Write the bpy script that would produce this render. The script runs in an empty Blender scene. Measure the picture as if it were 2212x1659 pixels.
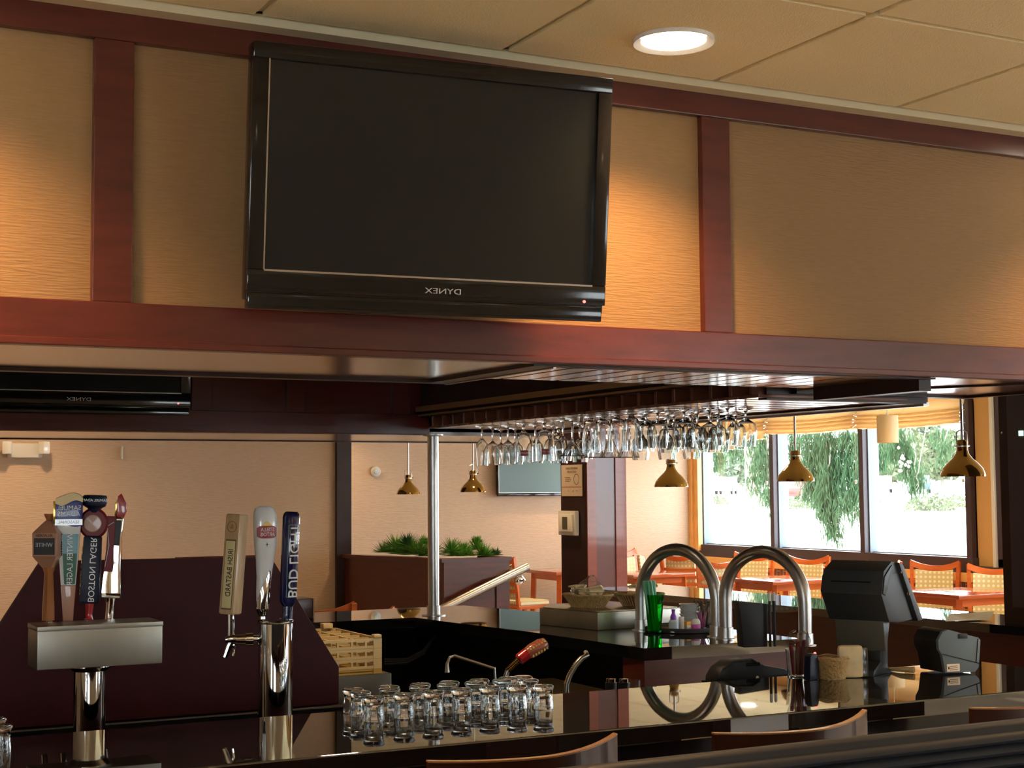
import bpy, bmesh, math, random
from math import radians as RD, sin, cos, pi
from mathutils import Vector, Matrix, Euler
random.seed(7)
SC = bpy.context.scene
COL = SC.collection
# ------------------------------------------------------------------ camera
F_PX = 3250.0
YAW, PITCH, ROLL = RD(27.4), RD(4.0), RD(-0.42)
CAM = Vector((0, 0, 1.65))
_f = Vector((sin(YAW)*cos(PITCH), cos(YAW)*cos(PITCH), sin(PITCH)))
_r0 = Vector((cos(YAW), -sin(YAW), 0)); _u0 = _r0.cross(_f)
_r = _r0*cos(ROLL)+_u0*sin(ROLL); _u = -_r0*sin(ROLL)+_u0*cos(ROLL)
cd = bpy.data.cameras.new('camera'); cam = bpy.data.objects.new('camera', cd); COL.objects.link(cam)
cd.sensor_width = 36; cd.lens = 36*F_PX/2212; cd.clip_start = .05; cd.clip_end = 600
cam.matrix_world = Matrix(((_r.x, _u.x, -_f.x, CAM.x), (_r.y, _u.y, -_f.y, CAM.y), (_r.z, _u.z, -_f.z, CAM.z), (0, 0, 0, 1)))
SC.camera = cam
def at(u, v, X=None, Y=None, Z=None):
    d = _f + _r*((u-1106)/F_PX) + _u*((829.5-v)/F_PX)
    if X is not None: t = (X-CAM.x)/d.x
    elif Y is not None: t = (Y-CAM.y)/d.y
    else: t = (Z-CAM.z)/d.z
    return CAM + d*t
# ------------------------------------------------------------------ world, light, exposure
SC.view_settings.view_transform = 'Standard'; SC.view_settings.look = 'None'
SC.view_settings.gamma = 1; SC.view_settings.use_curve_mapping = False
SC.view_settings.exposure = 0.95
W = bpy.data.worlds.new('world'); SC.world = W; W.use_nodes = True
bg = W.node_tree.nodes['Background']; bg.inputs[0].default_value = (.86, .94, 1, 1); bg.inputs[1].default_value = 6.0
def sun(name, el, az, e, c):
    l = bpy.data.lights.new(name, 'SUN'); l.energy = e; l.color = c; l.angle = RD(1)
    o = bpy.data.objects.new(name, l); COL.objects.link(o)
    d = Vector((cos(RD(el))*cos(RD(az)), cos(RD(el))*sin(RD(az)), sin(RD(el))))
    o.rotation_euler = d.to_track_quat('Z', 'Y').to_euler(); o.location = (20, 10, 20)
sun('sun', 50, 30, 5, (1, .93, .82))
WARM = (1, .66, .36)
def lamp(name, loc, power, ang=110, blend=.6, color=WARM, r=.05, aim=(0, 0, -1)):
    l = bpy.data.lights.new(name, 'SPOT'); l.energy = power; l.color = color
    l.spot_size = RD(ang); l.spot_blend = blend; l.shadow_soft_size = r
    o = bpy.data.objects.new(name, l); COL.objects.link(o); o.location = loc
    o.rotation_euler = (-Vector(aim)).to_track_quat('Z', 'Y').to_euler()
    return o
# ------------------------------------------------------------------ materials
def srgb(r, g, b):
    f = lambda c: (c/255/12.92) if c/255 <= .04045 else ((c/255+.055)/1.055)**2.4
    return (f(r), f(g), f(b), 1)
MT = {}
def mat(name, col, rough=.5, metal=0, spec=.5, coat=0, trans=0, ior=1.45, emis=None, es=0, bump=0, bscale=60, var=0, vscale=8, stretch=(1, 1, 1), coatr=.05, alpha=1, subs=0):
    m = bpy.data.materials.new(name); m.use_nodes = True; nt = m.node_tree; p = nt.nodes['Principled BSDF']
    c = col if len(col) == 4 else (*col, 1)
    p.inputs['Base Color'].default_value = c; p.inputs['Roughness'].default_value = rough
    p.inputs['Metallic'].default_value = metal; p.inputs['Specular IOR Level'].default_value = spec
    p.inputs['Coat Weight'].default_value = coat; p.inputs['Coat Roughness'].default_value = coatr
    p.inputs['Transmission Weight'].default_value = trans; p.inputs['IOR'].default_value = ior
    p.inputs['Alpha'].default_value = alpha
    if subs: p.inputs['Subsurface Weight'].default_value = subs
    if emis: p.inputs['Emission Color'].default_value = (*emis, 1); p.inputs['Emission Strength'].default_value = es
    if bump or var:
        tc = nt.nodes.new('ShaderNodeTexCoord'); mp = nt.nodes.new('ShaderNodeMapping'); mp.inputs['Scale'].default_value = stretch
        nt.links.new(tc.outputs['Object'], mp.inputs[0])
    if var:
        n = nt.nodes.new('ShaderNodeTexNoise'); n.inputs['Scale'].default_value = vscale; n.inputs['Detail'].default_value = 5
        nt.links.new(mp.outputs[0], n.inputs[0])
        r = nt.nodes.new('ShaderNodeMapRange'); r.inputs[1].default_value = .25; r.inputs[2].default_value = .75
        r.inputs[3].default_value = 1-var; r.inputs[4].default_value = 1+var
        nt.links.new(n.outputs[0], r.inputs[0])
        mx = nt.nodes.new('ShaderNodeMix'); mx.data_type = 'RGBA'; mx.blend_type = 'MULTIPLY'; mx.inputs[0].default_value = 1
        mx.inputs[6].default_value = c; nt.links.new(r.outputs[0], mx.inputs[7]); nt.links.new(mx.outputs[2], p.inputs['Base Color'])
    if bump:
        n = nt.nodes.new('ShaderNodeTexNoise'); n.inputs['Scale'].default_value = bscale; n.inputs['Detail'].default_value = 3
        nt.links.new(mp.outputs[0], n.inputs[0])
        b = nt.nodes.new('ShaderNodeBump'); b.inputs['Strength'].default_value = bump; b.inputs['Distance'].default_value = .01
        nt.links.new(n.outputs[0], b.inputs['Height']); nt.links.new(b.outputs[0], p.inputs['Normal'])
    MT[name] = m; return m
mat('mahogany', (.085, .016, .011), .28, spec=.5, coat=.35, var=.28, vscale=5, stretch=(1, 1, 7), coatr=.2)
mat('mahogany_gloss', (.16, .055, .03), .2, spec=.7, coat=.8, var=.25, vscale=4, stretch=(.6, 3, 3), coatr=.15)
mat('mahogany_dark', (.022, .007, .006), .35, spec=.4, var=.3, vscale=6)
mat('laminate', (.058, .010, .011), .42, spec=.25, var=.06, vscale=30)
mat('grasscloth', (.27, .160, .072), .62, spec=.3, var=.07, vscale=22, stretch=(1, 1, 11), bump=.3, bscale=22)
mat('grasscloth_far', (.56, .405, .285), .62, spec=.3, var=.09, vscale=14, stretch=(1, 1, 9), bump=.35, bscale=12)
mat('grasscloth_window_lit', (.5, .42, .32), .7, spec=.2, var=.12, vscale=11, stretch=(1, 1, 8), bump=.35, bscale=12)  # whiter wallpaper copy with window light put into the colour, unused
mat('ceiling_tile', (.82, .72, .44), .9, bump=.25, bscale=260, var=.03, vscale=3)
mat('ceiling_grid', (.60, .53, .35), .6)
mat('granite', (.006, .006, .007), .02, spec=.5, ior=2.3, var=.6, vscale=500)
mat('granite_edge', (.008, .008, .010), .12, spec=.7)
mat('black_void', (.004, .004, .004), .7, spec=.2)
mat('floor_tile', (.42, .33, .24), .35, var=.3, vscale=2)
mat('paint_cream', (.55, .42, .27), .7)
mat('paint_orange', (.62, .36, .13), .6)
mat('steel', (.42, .42, .40), .26, metal=1, bump=.04, bscale=40, stretch=(1, 1, 30))
mat('steel_box', (.42, .41, .36), .38, metal=1, var=.2, vscale=5)
mat('steel_pipe', (.56, .55, .53), .33, metal=1)
mat('chrome', (.75, .75, .75), .04, metal=1)
mat('brass', (.40, .25, .075), .10, metal=1)
mat('silver_trim', (.55, .5, .45), .3, metal=1)
mat('black_gloss', (.006, .006, .007), .10, spec=.6)
mat('tv_screen', (.010, .012, .013), .20, spec=.55)
mat('tv_grey_screen', (.05, .10, .10), .25, spec=.6)
mat('black_plastic', (.016, .017, .018), .45)
mat('pos_grey', (.027, .030, .031), .5)
mat('pos_olive', (.09, .085, .06), .5)
mat('printer_blue', (.12, .165, .20), .5)
mat('white_plastic', (.62, .60, .55), .45)
mat('white_gloss', (.72, .72, .70), .12, coat=.6)
mat('cherry', (.62, .14, .03), .3, coat=.4, var=.15, vscale=6, stretch=(1, 1, 6))
mat('cherry_table', (.45, .09, .03), .18, coat=.8, coatr=.08)
mat('maple', (.52, .34, .17), .4, var=.18, vscale=12, stretch=(6, 6, 1), coat=.2)
mat('brown_handle', (.36, .13, .04), .28, coat=.5, var=.15, vscale=14, stretch=(4, 4, 1))
mat('copper_face', (.42, .20, .12), .35, coat=.4)
mat('navy', (.010, .012, .065), .12, coat=.8)
mat('navy_dark', (.008, .012, .03), .42, spec=.35)
mat('blue_label', (.015, .03, .22), .3, coat=.3)
mat('green_label', (.015, .11, .05), .35)
mat('teal_label', (.18, .36, .42), .35)
mat('cream_label', (.72, .60, .30), .5)
mat('cream_cap', (.95, .75, .40), .3, coat=.5)
mat('red', (.42, .008, .012), .25, coat=.6)
mat('dark_red', (.16, .006, .010), .42, spec=.35)
mat('ledge_brown', (.20, .10, .04), .5)
mat('red_logo', (.35, .03, .03), .4)
mat('lettering_white', (.85, .85, .82), .5)
mat('lettering_silver', (.45, .45, .45), .4, metal=.5)
mat('lettering_dark', (.03, .02, .015), .6)
mat('lettering_gold', (.75, .55, .2), .35, metal=.6)
mat('paper', (.75, .70, .60), .8)
mat('sign_paper', (.45, .36, .27), .7); mat('sign_print', (.25, .18, .12), .7, var=.8, vscale=90)
mat('beige_plastic', (.72, .55, .27), .5, var=.08, vscale=9)
mat('mustard_plastic', (.55, .36, .08), .5, var=.1, vscale=9)
mat('bar_mat', (.06, .045, .025), .35, metal=.4)
mat('underbar_steel', (.10, .09, .07), .35, metal=.8)
mat('wicker', (.50, .33, .13), .6, bump=.8, bscale=120, var=.25, vscale=60)
mat('wicker_dark', (.25, .12, .04), .6, bump=.8, bscale=120, var=.3, vscale=60)
mat('cracker', (.88, .72, .42), .7, var=.15, vscale=30)
mat('straw_green', (.20, .62, .36), .4, coat=.3)
mat('straw_light', (.30, .66, .42), .4)
mat('purple', (.28, .08, .55), .35)
mat('pink', (.60, .10, .35), .35)
mat('yellow', (.85, .38, .02), .5)
mat('brown_stick', (.16, .10, .05), .6)
mat('tray_grey', (.10, .085, .08), .4)
mat('upholstery', (.52, .42, .22), .8, var=.1, vscale=40)
mat('grille_yellow', (.85, .42, .04), .5)
mat('grille_dark', (.10, .05, .01), .7)
mat('ledge_orange', (.80, .42, .14), .5, var=.1, vscale=6)
mat('frame_grey', (.17, .21, .25), .45)
mat('frame_dark', (.05, .035, .045), .4)
mat('needle', (.13, .34, .04), .55, var=.4, vscale=40)
mat('needle_dark', (.03, .12, .04), .55)
mat('leaf', (.03, .07, .02), .6, var=.45, vscale=3)
mat('bark', (.30, .24, .18), .8)
mat('hedge', (.11, .13, .065), .8, var=.5, vscale=1.5)
mat('hill_green', (.10, .13, .08), .9, var=.5, vscale=.25)
mat('asphalt', (.78, .77, .74), .9)
mat('car_blue', (.02, .045, .07), .3, coat=.5)
mat('car_white', (.75, .77, .80), .3, coat=.5)
mat('car_red', (.15, .02, .01), .3, coat=.5)
mat('tyre', (.01, .01, .012), .7)
mat('car_glass', (.01, .015, .02), .1)
mat('shade_cream', (.62, .46, .27), .7)
mat('led_red', (.6, .02, .02), .4, emis=(1, .1, .08), es=3)
mat('led_green', (.2, .6, .3), .4, emis=(.4, 1, .6), es=1.2)
mat('lamp_glow', (1, .9, .75), .5, emis=(1, .86, .62), es=14)
mat('bulb_glow', (1, .9, .75), .5, emis=(1, .84, .58), es=6)
mat('gun_clear', (.35, .10, .05), .2, coat=.5)
mat('black_rubber', (.010, .010, .011), .5)
mat('fluted', (.014, .018, .025), .55, spec=.35)
mat('column_wood_lit', (.26, .06, .035), .3, coat=.5, var=.15, vscale=5, stretch=(1, 1, 7))  # column mahogany with the warm light on its face put into the colour
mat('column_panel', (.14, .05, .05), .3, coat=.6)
mat('stool_wood', (.045, .017, .013), .25, coat=.5)
mat('stool_edge', (.30, .16, .07), .25, coat=.6)
mat('window_frost', (.5, .6, .65), .5)
# pattern upholstery: rows of pale dots
def upholstery_nodes():
    m = MT['upholstery']; nt = m.node_tree; p = nt.nodes['Principled BSDF']
    tc = nt.nodes.new('ShaderNodeTexCoord'); mp = nt.nodes.new('ShaderNodeMapping'); mp.inputs['Scale'].default_value = (1, .001, 1)
    v = nt.nodes.new('ShaderNodeTexVoronoi'); v.inputs['Scale'].default_value = 24; v.inputs['Randomness'].default_value = 0
    r = nt.nodes.new('ShaderNodeValToRGB'); e = r.color_ramp.elements
    e[0].position = .22; e[0].color = (.92, .84, .58, 1); e[1].position = .34; e[1].color = (.66, .55, .30, 1)
    nt.links.new(tc.outputs['Object'], mp.inputs[0]); nt.links.new(mp.outputs[0], v.inputs[0])
    nt.links.new(v.outputs['Distance'], r.inputs[0]); nt.links.new(r.outputs[0], p.inputs['Base Color'])
upholstery_nodes()
def brick_mat():
    m = bpy.data.materials.new('brick'); m.use_nodes = True; nt = m.node_tree; p = nt.nodes['Principled BSDF']; MT['brick'] = m
    tc = nt.nodes.new('ShaderNodeTexCoord'); mp = nt.nodes.new('ShaderNodeMapping'); mp.inputs['Rotation'].default_value = (0, RD(90), 0)
    b = nt.nodes.new('ShaderNodeTexBrick'); b.inputs['Scale'].default_value = 4.5
    b.inputs['Color1'].default_value = (.22, .08, .04, 1); b.inputs['Color2'].default_value = (.15, .05, .03, 1); b.inputs['Mortar'].default_value = (.55, .33, .2, 1)
    b.inputs['Mortar Size'].default_value = .02
    nt.links.new(tc.outputs['Object'], mp.inputs[0]); nt.links.new(mp.outputs[0], b.inputs[0]); nt.links.new(b.outputs[0], p.inputs['Base Color'])
brick_mat()
def glassmat(name, tint=(1, 1, 1, 1), rough=0.0, ior=1.45):
    m = bpy.data.materials.new(name); m.use_nodes = True; nt = m.node_tree; nt.nodes.clear()
    o = nt.nodes.new('ShaderNodeOutputMaterial'); g = nt.nodes.new('ShaderNodeBsdfGlass')
    g.inputs['Color'].default_value = tint; g.inputs['Roughness'].default_value = rough; g.inputs['IOR'].default_value = ior
    nt.links.new(g.outputs[0], o.inputs[0]); MT[name] = m
glassmat('glass', (.97, .98, .98, 1)); glassmat('glass_green', (.25, .85, .35, 1))
def sheetmat(name, base, fac, rough=.05):
    # thin clear sheet: see-through plus surface reflection
    m = bpy.data.materials.new(name); m.use_nodes = True; nt = m.node_tree; nt.nodes.clear()
    o = nt.nodes.new('ShaderNodeOutputMaterial'); t = nt.nodes.new('ShaderNodeBsdfTransparent'); g = nt.nodes.new('ShaderNodeBsdfGlossy')
    t.inputs[0].default_value = base; g.inputs['Roughness'].default_value = rough
    lw = nt.nodes.new('ShaderNodeLayerWeight'); lw.inputs[0].default_value = .5
    pw = nt.nodes.new('ShaderNodeMath'); pw.operation = 'POWER'; pw.inputs[1].default_value = 3; nt.links.new(lw.outputs['Facing'], pw.inputs[0])
    f = nt.nodes.new('ShaderNodeMath'); f.operation = 'MULTIPLY_ADD'; f.inputs[1].default_value = fac*3; f.inputs[2].default_value = fac; nt.links.new(pw.outputs[0], f.inputs[0])
    x = nt.nodes.new('ShaderNodeMixShader'); nt.links.new(f.outputs[0], x.inputs[0]); nt.links.new(t.outputs[0], x.inputs[1]); nt.links.new(g.outputs[0], x.inputs[2])
    nt.links.new(x.outputs[0], o.inputs[0]); MT[name] = m
sheetmat('pane', (.97, .99, 1, 1), .03); sheetmat('film', (.93, .95, .96, 1), .16, .12)
def clothmat(name, col):
    m = bpy.data.materials.new(name); m.use_nodes = True; nt = m.node_tree; nt.nodes.clear()
    o = nt.nodes.new('ShaderNodeOutputMaterial'); d = nt.nodes.new('ShaderNodeBsdfDiffuse'); t = nt.nodes.new('ShaderNodeBsdfTranslucent')
    d.inputs[0].default_value = (*col, 1); t.inputs[0].default_value = (*col, 1)
    x = nt.nodes.new('ShaderNodeMixShader'); x.inputs[0].default_value = .45
    nt.links.new(d.outputs[0], x.inputs[1]); nt.links.new(t.outputs[0], x.inputs[2]); nt.links.new(x.outputs[0], o.inputs[0]); MT[name] = m
clothmat('blind_cloth', (.88, .70, .46)); clothmat('leaf_cloth', (.055, .10, .048))
# ------------------------------------------------------------------ mesh building
class MB:
    def __init__(s): s.v = []; s.f = []
    def add(s, vs, fs):
        n = len(s.v); s.v += [Vector(p) for p in vs]; s.f += [tuple(i+n for i in q) for q in fs]; return s
    def box(s, x0, x1, y0, y1, z0, z1):
        x0, x1 = min(x0, x1), max(x0, x1); y0, y1 = min(y0, y1), max(y0, y1); z0, z1 = min(z0, z1), max(z0, z1)
        return s.add([(x0, y0, z0), (x1, y0, z0), (x1, y1, z0), (x0, y1, z0), (x0, y0, z1), (x1, y0, z1), (x1, y1, z1), (x0, y1, z1)],
                     [(0, 3, 2, 1), (4, 5, 6, 7), (0, 1, 5, 4), (1, 2, 6, 5), (2, 3, 7, 6), (3, 0, 4, 7)])
    def obox(s, c, d, M=None):
        k = MB().box(-d[0]/2, d[0]/2, -d[1]/2, d[1]/2, -d[2]/2, d[2]/2)
        M = (Matrix.Translation(c) @ (M.to_4x4() if M else Matrix.Identity(4)))
        return s.add([M @ p for p in k.v], k.f)
    def beam(s, a, b, w, h, up=(0, 0, 1)):
        a, b = Vector(a), Vector(b); z = (b-a); L = z.length; z.normalize(); x = Vector(up).cross(z)
        if x.length < 1e-4: x = Vector((1, 0, 0)).cross(z)
        x.normalize(); y = z.cross(x)
        vs = [p+x*i*w/2+y*j*h/2 for p in (a, b) for i, j in ((-1, -1), (1, -1), (1, 1), (-1, 1))]
        return s.add(vs, [(0, 3, 2, 1), (4, 5, 6, 7), (0, 1, 5, 4), (1, 2, 6, 5), (2, 3, 7, 6), (3, 0, 4, 7)])
    def lathe(s, prof, c=(0, 0, 0), n=24, M=None, sx=1, sy=1, closed=False):
        vs, fs = [], []; c = Vector(c)
        for r, z in prof:
            for k in range(n):
                a = 2*pi*k/n; p = Vector((r*cos(a)*sx, r*sin(a)*sy, z)); vs.append(c+(M @ p if M else p))
        m = len(prof)
        for i in range(m-1 if not closed else m):
            j = (i+1) % m
            for k in range(n):
                l = (k+1) % n; fs.append((i*n+k, i*n+l, j*n+l, j*n+k))
        if not closed:
            if prof[0][0] > 1e-5: fs.append(tuple(range(n-1, -1, -1)))
            if prof[-1][0] > 1e-5: fs.append(tuple((m-1)*n+k for k in range(n)))
        return s.add(vs, fs)
    def tube(s, pts, r, n=10, sq=None, caps=True):
        pts = [Vector(p) for p in pts]; m = len(pts); R = r if isinstance(r, (list, tuple)) else [r]*m
        vs, fs = [], []; px = None
        for i, p in enumerate(pts):
            t = (pts[min(i+1, m-1)]-pts[max(i-1, 0)]).normalized()
            if px is None:
                px = Vector((0, 0, 1)).cross(t)
                if px.length < .05: px = Vector((1, 0, 0)).cross(t)
            px = (px-t*px.dot(t)).normalized(); py = t.cross(px)
            for k in range(n):
                a = 2*pi*k/n; vs.append(p+(px*cos(a)+py*sin(a))*R[i])
        for i in range(m-1):
            for k in range(n): l = (k+1) % n; fs.append((i*n+k, i*n+l, (i+1)*n+l, (i+1)*n+k))
        if caps: fs.append(tuple(range(n-1, -1, -1))); fs.append(tuple((m-1)*n+k for k in range(n)))
        return s.add(vs, fs)
    def prism(s, poly, a, b, axis='z'):
        n = len(poly)
        def P(q, h): return {'z': (q[0], q[1], h), 'y': (q[0], h, q[1]), 'x': (h, q[0], q[1])}[axis]
        vs = [P(q, a) for q in poly]+[P(q, b) for q in poly]
        fs = [tuple(range(n-1, -1, -1)), tuple(range(n, 2*n))]+[(i, (i+1) % n, n+(i+1) % n, n+i) for i in range(n)]
        return s.add(vs, fs)
    def loft(s, rings, caps=True):
        n = len(rings[0]); vs = [p for r in rings for p in r]; fs = []
        for i in range(len(rings)-1):
            for k in range(n): l = (k+1) % n; fs.append((i*n+k, i*n+l, (i+1)*n+l, (i+1)*n+k))
        if caps: fs.append(tuple(range(n-1, -1, -1))); fs.append(tuple((len(rings)-1)*n+k for k in range(n)))
        return s.add(vs, fs)
    def xf(s, M, i0=0):
        for i in range(i0, len(s.v)): s.v[i] = M @ s.v[i]
        return s
    def mesh(s, name, m, smooth=35, bevel=0, seg=2):
        me = bpy.data.meshes.new(name); me.from_pydata([tuple(p) for p in s.v], [], s.f)
        bm = bmesh.new(); bm.from_mesh(me)
        if bevel:
            es = [e for e in bm.edges if len(e.link_faces) == 2 and e.calc_face_angle(0) > .6]
            bmesh.ops.bevel(bm, geom=es, offset=bevel, segments=seg, affect='EDGES', profile=.6, clamp_overlap=True)
        bmesh.ops.recalc_face_normals(bm, faces=bm.faces); bm.to_mesh(me); bm.free()
        if smooth:
            for p in me.polygons: p.use_smooth = True
            me.set_sharp_from_angle(angle=RD(smooth))
        me.materials.append(MT[m] if isinstance(m, str) else m); return me
    def build(s, name, m, parent=None, smooth=35, bevel=0, world=False, loc=None, seg=2):
        if world and parent:
            M = parent.matrix_basis if parent.type == 'EMPTY' or not parent.parent else Matrix.Identity(4)
            q = parent
            L = Vector((0, 0, 0))
            while q: L += q.location; q = q.parent
            s.xf(Matrix.Translation(-L))
        o = bpy.data.objects.new(name, s.mesh(name, m, smooth, bevel, seg)); COL.objects.link(o)
        if parent: o.parent = parent
        if loc: o.location = loc
        return o
def thing(name, label, cat, loc=(0, 0, 0), rz=0, group=None):
    o = bpy.data.objects.new(name, None); COL.objects.link(o); o.empty_display_size = .05
    o.location = loc; o.rotation_euler = (0, 0, rz); o['label'] = label; o['category'] = cat
    if group: o['group'] = group
    return o
def tag(o, label, cat, group=None, kind=None):
    o['label'] = label; o['category'] = cat
    if group: o['group'] = group
    if kind: o['kind'] = kind
    return o
def struct(o): o['kind'] = 'structure'; return o
def dup(root, loc, rz=None, label=None, group=None):
    r = root.copy(); COL.objects.link(r); r.location = loc
    if rz is not None: r.rotation_euler = (0, 0, rz)
    if label: r['label'] = label
    if group: r['group'] = group
    for ch in list(root.children):
        c = ch.copy(); COL.objects.link(c); c.parent = r
        for g in list(ch.children):
            d = g.copy(); COL.objects.link(d); d.parent = c
    return r
def text(s, size, m, parent, c, xdir, ydir, name='lettering', ext=.0006, mirror=True, sx=1.0):
    """lettering as a mesh, centred at c; the place reads mirrored, so letters run reversed"""
    cu = bpy.data.curves.new('txt', 'FONT'); cu.body = s; cu.size = size; cu.align_x = 'CENTER'; cu.align_y = 'CENTER'; cu.extrude = ext; cu.resolution_u = 3
    o = bpy.data.objects.new('txt', cu); COL.objects.link(o)
    bpy.context.view_layer.update()
    me = bpy.data.meshes.new_from_object(o); bpy.data.objects.remove(o); bpy.data.curves.remove(cu)
    X = Vector(xdir).normalized(); Y = Vector(ydir).normalized(); Z = X.cross(Y)
    if mirror: X = -X
    X *= sx
    M = Matrix(((X.x, Y.x, Z.x, c[0]), (X.y, Y.y, Z.y, c[1]), (X.z, Y.z, Z.z, c[2]), (0, 0, 0, 1)))
    me.transform(M)
    if mirror: me.flip_normals()
    me.name = name; me.materials.clear(); me.materials.append(MT[m])
    ob = bpy.data.objects.new(name, me); COL.objects.link(ob); ob.parent = parent
    return ob
def arc(c, r, a0, a1, n, ax, ay):
    return [Vector(c)+Vector(ax)*r*cos(a0+(a1-a0)*i/n)+Vector(ay)*r*sin(a0+(a1-a0)*i/n) for i in range(n+1)]
ORD = ['first', 'second', 'third', 'fourth', 'fifth', 'sixth', 'seventh', 'eighth', 'ninth', 'tenth', 'eleventh', 'twelfth', 'thirteenth', 'fourteenth', 'fifteenth', 'sixteenth']
# ------------------------------------------------------------------ room shell
struct(MB().box(-4.2, 10.6, -4.2, 15.4, -.1, 0).build('floor', 'floor_tile', smooth=0))
ZC = 2.70
c = MB(); g = MB()
xs = [.3935+.6096*k for k in range(-8, 18)]; ys = [2.535+.6096*k for k in range(-12, 22)]
for i in range(len(xs)-1):
    for j in range(len(ys)-1):
        y1 = ys[j+1]
        c.box(xs[i]+.010, xs[i+1]-.010, ys[j]+.010, y1-.010, ZC-.006, ZC+.02)
for x in xs: g.box(x-.012, x+.012, -4.2, 15.4, ZC+.003, ZC+.03)
for y in ys: g.box(-4.2, 10.6, y-.012, y+.012, ZC+.003, ZC+.03)
g.box(-4.2, 10.6, -4.2, 15.4, ZC+.02, ZC+.1)
struct(c.build('ceiling', 'ceiling_tile', smooth=0)); struct(g.build('trim_1', 'ceiling_grid', smooth=0))
struct(MB().box(-1.5, 3.78, 3.150, 3.20, ZC-.022, ZC+.003).build('trim_2', 'ceiling_grid', smooth=0))
# far and side walls
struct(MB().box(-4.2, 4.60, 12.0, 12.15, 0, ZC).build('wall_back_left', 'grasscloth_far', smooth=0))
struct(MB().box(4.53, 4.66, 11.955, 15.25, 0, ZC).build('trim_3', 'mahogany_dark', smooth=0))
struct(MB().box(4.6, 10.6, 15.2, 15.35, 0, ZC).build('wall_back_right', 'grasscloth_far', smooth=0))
def wall_open(name, m, axis, c0, c1, a0, a1, ops, zs, zt, zc=ZC):
    w = MB(); last = a0
    def bx(p, q, z0, z1):
        if q-p < 1e-3: return
        if axis == 'x': w.box(c0, c1, p, q, z0, z1)
        else: w.box(p, q, c0, c1, z0, z1)
    for (p, q) in ops: bx(last, p, 0, zc); bx(p, q, 0, zs); bx(p, q, zt, zc); last = q
    bx(last, a1, 0, zc)
    return struct(w.build(name, m, smooth=0))
OPW = [(-3.2, -1.75), (-1.55, -.1), (1.0, 2.45), (2.65, 4.1), (5.8, 7.25), (7.45, 8.9), (10.65, 12.13), (12.21, 13.64), (13.72, 15.16)]
ops = [(a, b) for a, b in OPW[:6]]+[(9.0, 10.30), (10.65, 15.18)]
wall_open('wall_right', 'paint_orange', 'x', 10.42, 10.62, -4.2, 15.4, ops, .9, 2.46)
wall_open('wall_left', 'paint_cream', 'x', -4.35, -4.15, -4.2, 12.2, [(-3, -1.2)], .9, 2.3)
wall_open('wall_front', 'paint_cream', 'y', -4.35, -4.15, -4.2, 10.6, [(-3, -1), (6.4, 8.4)], .9, 2.3)
# windows of the dining side
def window_x(n, a, b, x=10.5, zs=.94, zt=2.46, dark=True):
    f = MB()
    for (p, q, r, s) in ((a, a+.045, zs, zt), (b-.045, b, zs, zt), (a+.045, b-.045, zs, zs+.045), (a+.045, b-.045, zt-.045, zt)): f.box(x-.045, x+.04, p, q, r, s)
    fo = struct(f.build('window_%d' % n, 'frame_grey', smooth=0))
    p = MB().box(x-.004, x+.004, a+.04, b-.04, zs+.04, zt-.04).build('glass_pane', 'pane', fo, smooth=0)
k = 1
for (a, b) in [(13.68, 15.18), (12.17, 13.68), (10.65, 12.17), (9.0, 10.30)]+OPW[:6]:
    window_x(k, a, b); k += 1
for (a, b) in [(-3, -1.2)]: window_x(k, a, b, x=-4.25, zs=.9, zt=2.3); k += 1
def window_y(n, a, b, y=-4.25, zs=.9, zt=2.3):
    f = MB()
    for (p, q, r, s) in ((a, a+.045, zs, zt), (b-.045, b, zs, zt), (a+.045, b-.045, zs, zs+.045), (a+.045, b-.045, zt-.045, zt)): f.box(p, q, y-.04, y+.04, r, s)
    fo = struct(f.build('window_%d' % n, 'frame_grey', smooth=0)); MB().box(a+.04, b-.04, y-.004, y+.004, zs+.04, zt-.04).build('glass_pane', 'pane', fo, smooth=0)
for (a, b) in [(-3, -1), (6.4, 8.4)]: window_y(k, a, b); k += 1
# mullion posts (dark inside face, grey side), sills, jamb boards
m = MB()
for y in (15.15, 13.68, 12.17, 10.66): m.box(10.36, 10.42, y-.035, y+.035, .9, 2.5)
m.box(10.34, 10.45, 10.6, 15.2, .835, .975); m.box(10.34, 10.42, 4.5, 10.6, .835, .90); m.box(10.36, 10.42, 9.0, 10.3, .90, .975); m.box(10.36, 10.42, 10.22, 10.30, .9, 2.5)
struct(m.build('trim_4', 'frame_dark', smooth=0))
m = MB()
for y in (15.15, 13.68, 12.17, 10.66): m.box(10.42, 10.56, y-.05, y+.05, .94, 2.46)
m.box(10.42, 10.56, 10.20, 10.30, .94, 2.46)
struct(m.build('trim_5', 'frame_grey', smooth=0))
struct(MB().box(10.27, 10.36, 15.14, 15.2, .0, 2.7).box(10.34, 10.42, 10.31, 10.34, .9, 2.6).box(10.30, 10.36, 15.05, 15.14, .9, 2.6).build('trim_6', 'ledge_orange', smooth=0))
struct(MB().box(10.33, 10.42, 10.30, 10.335, .9, 2.6).build('trim_7', 'white_plastic', smooth=0))
# ledge, brick band below the windows
struct(MB().box(10.30, 10.42, 4.5, 15.2, .75, .835).build('trim_8', 'ledge_orange', smooth=0, bevel=.006))
struct(MB().box(10.36, 10.42, 4.5, 15.2, .0, .76).build('trim_9', 'brick', smooth=0))
# baseboard
struct(MB().box(4.66, 10.4, 15.17, 15.2, 0, .14).build('baseboard_back', 'mahogany', smooth=0))
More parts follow.
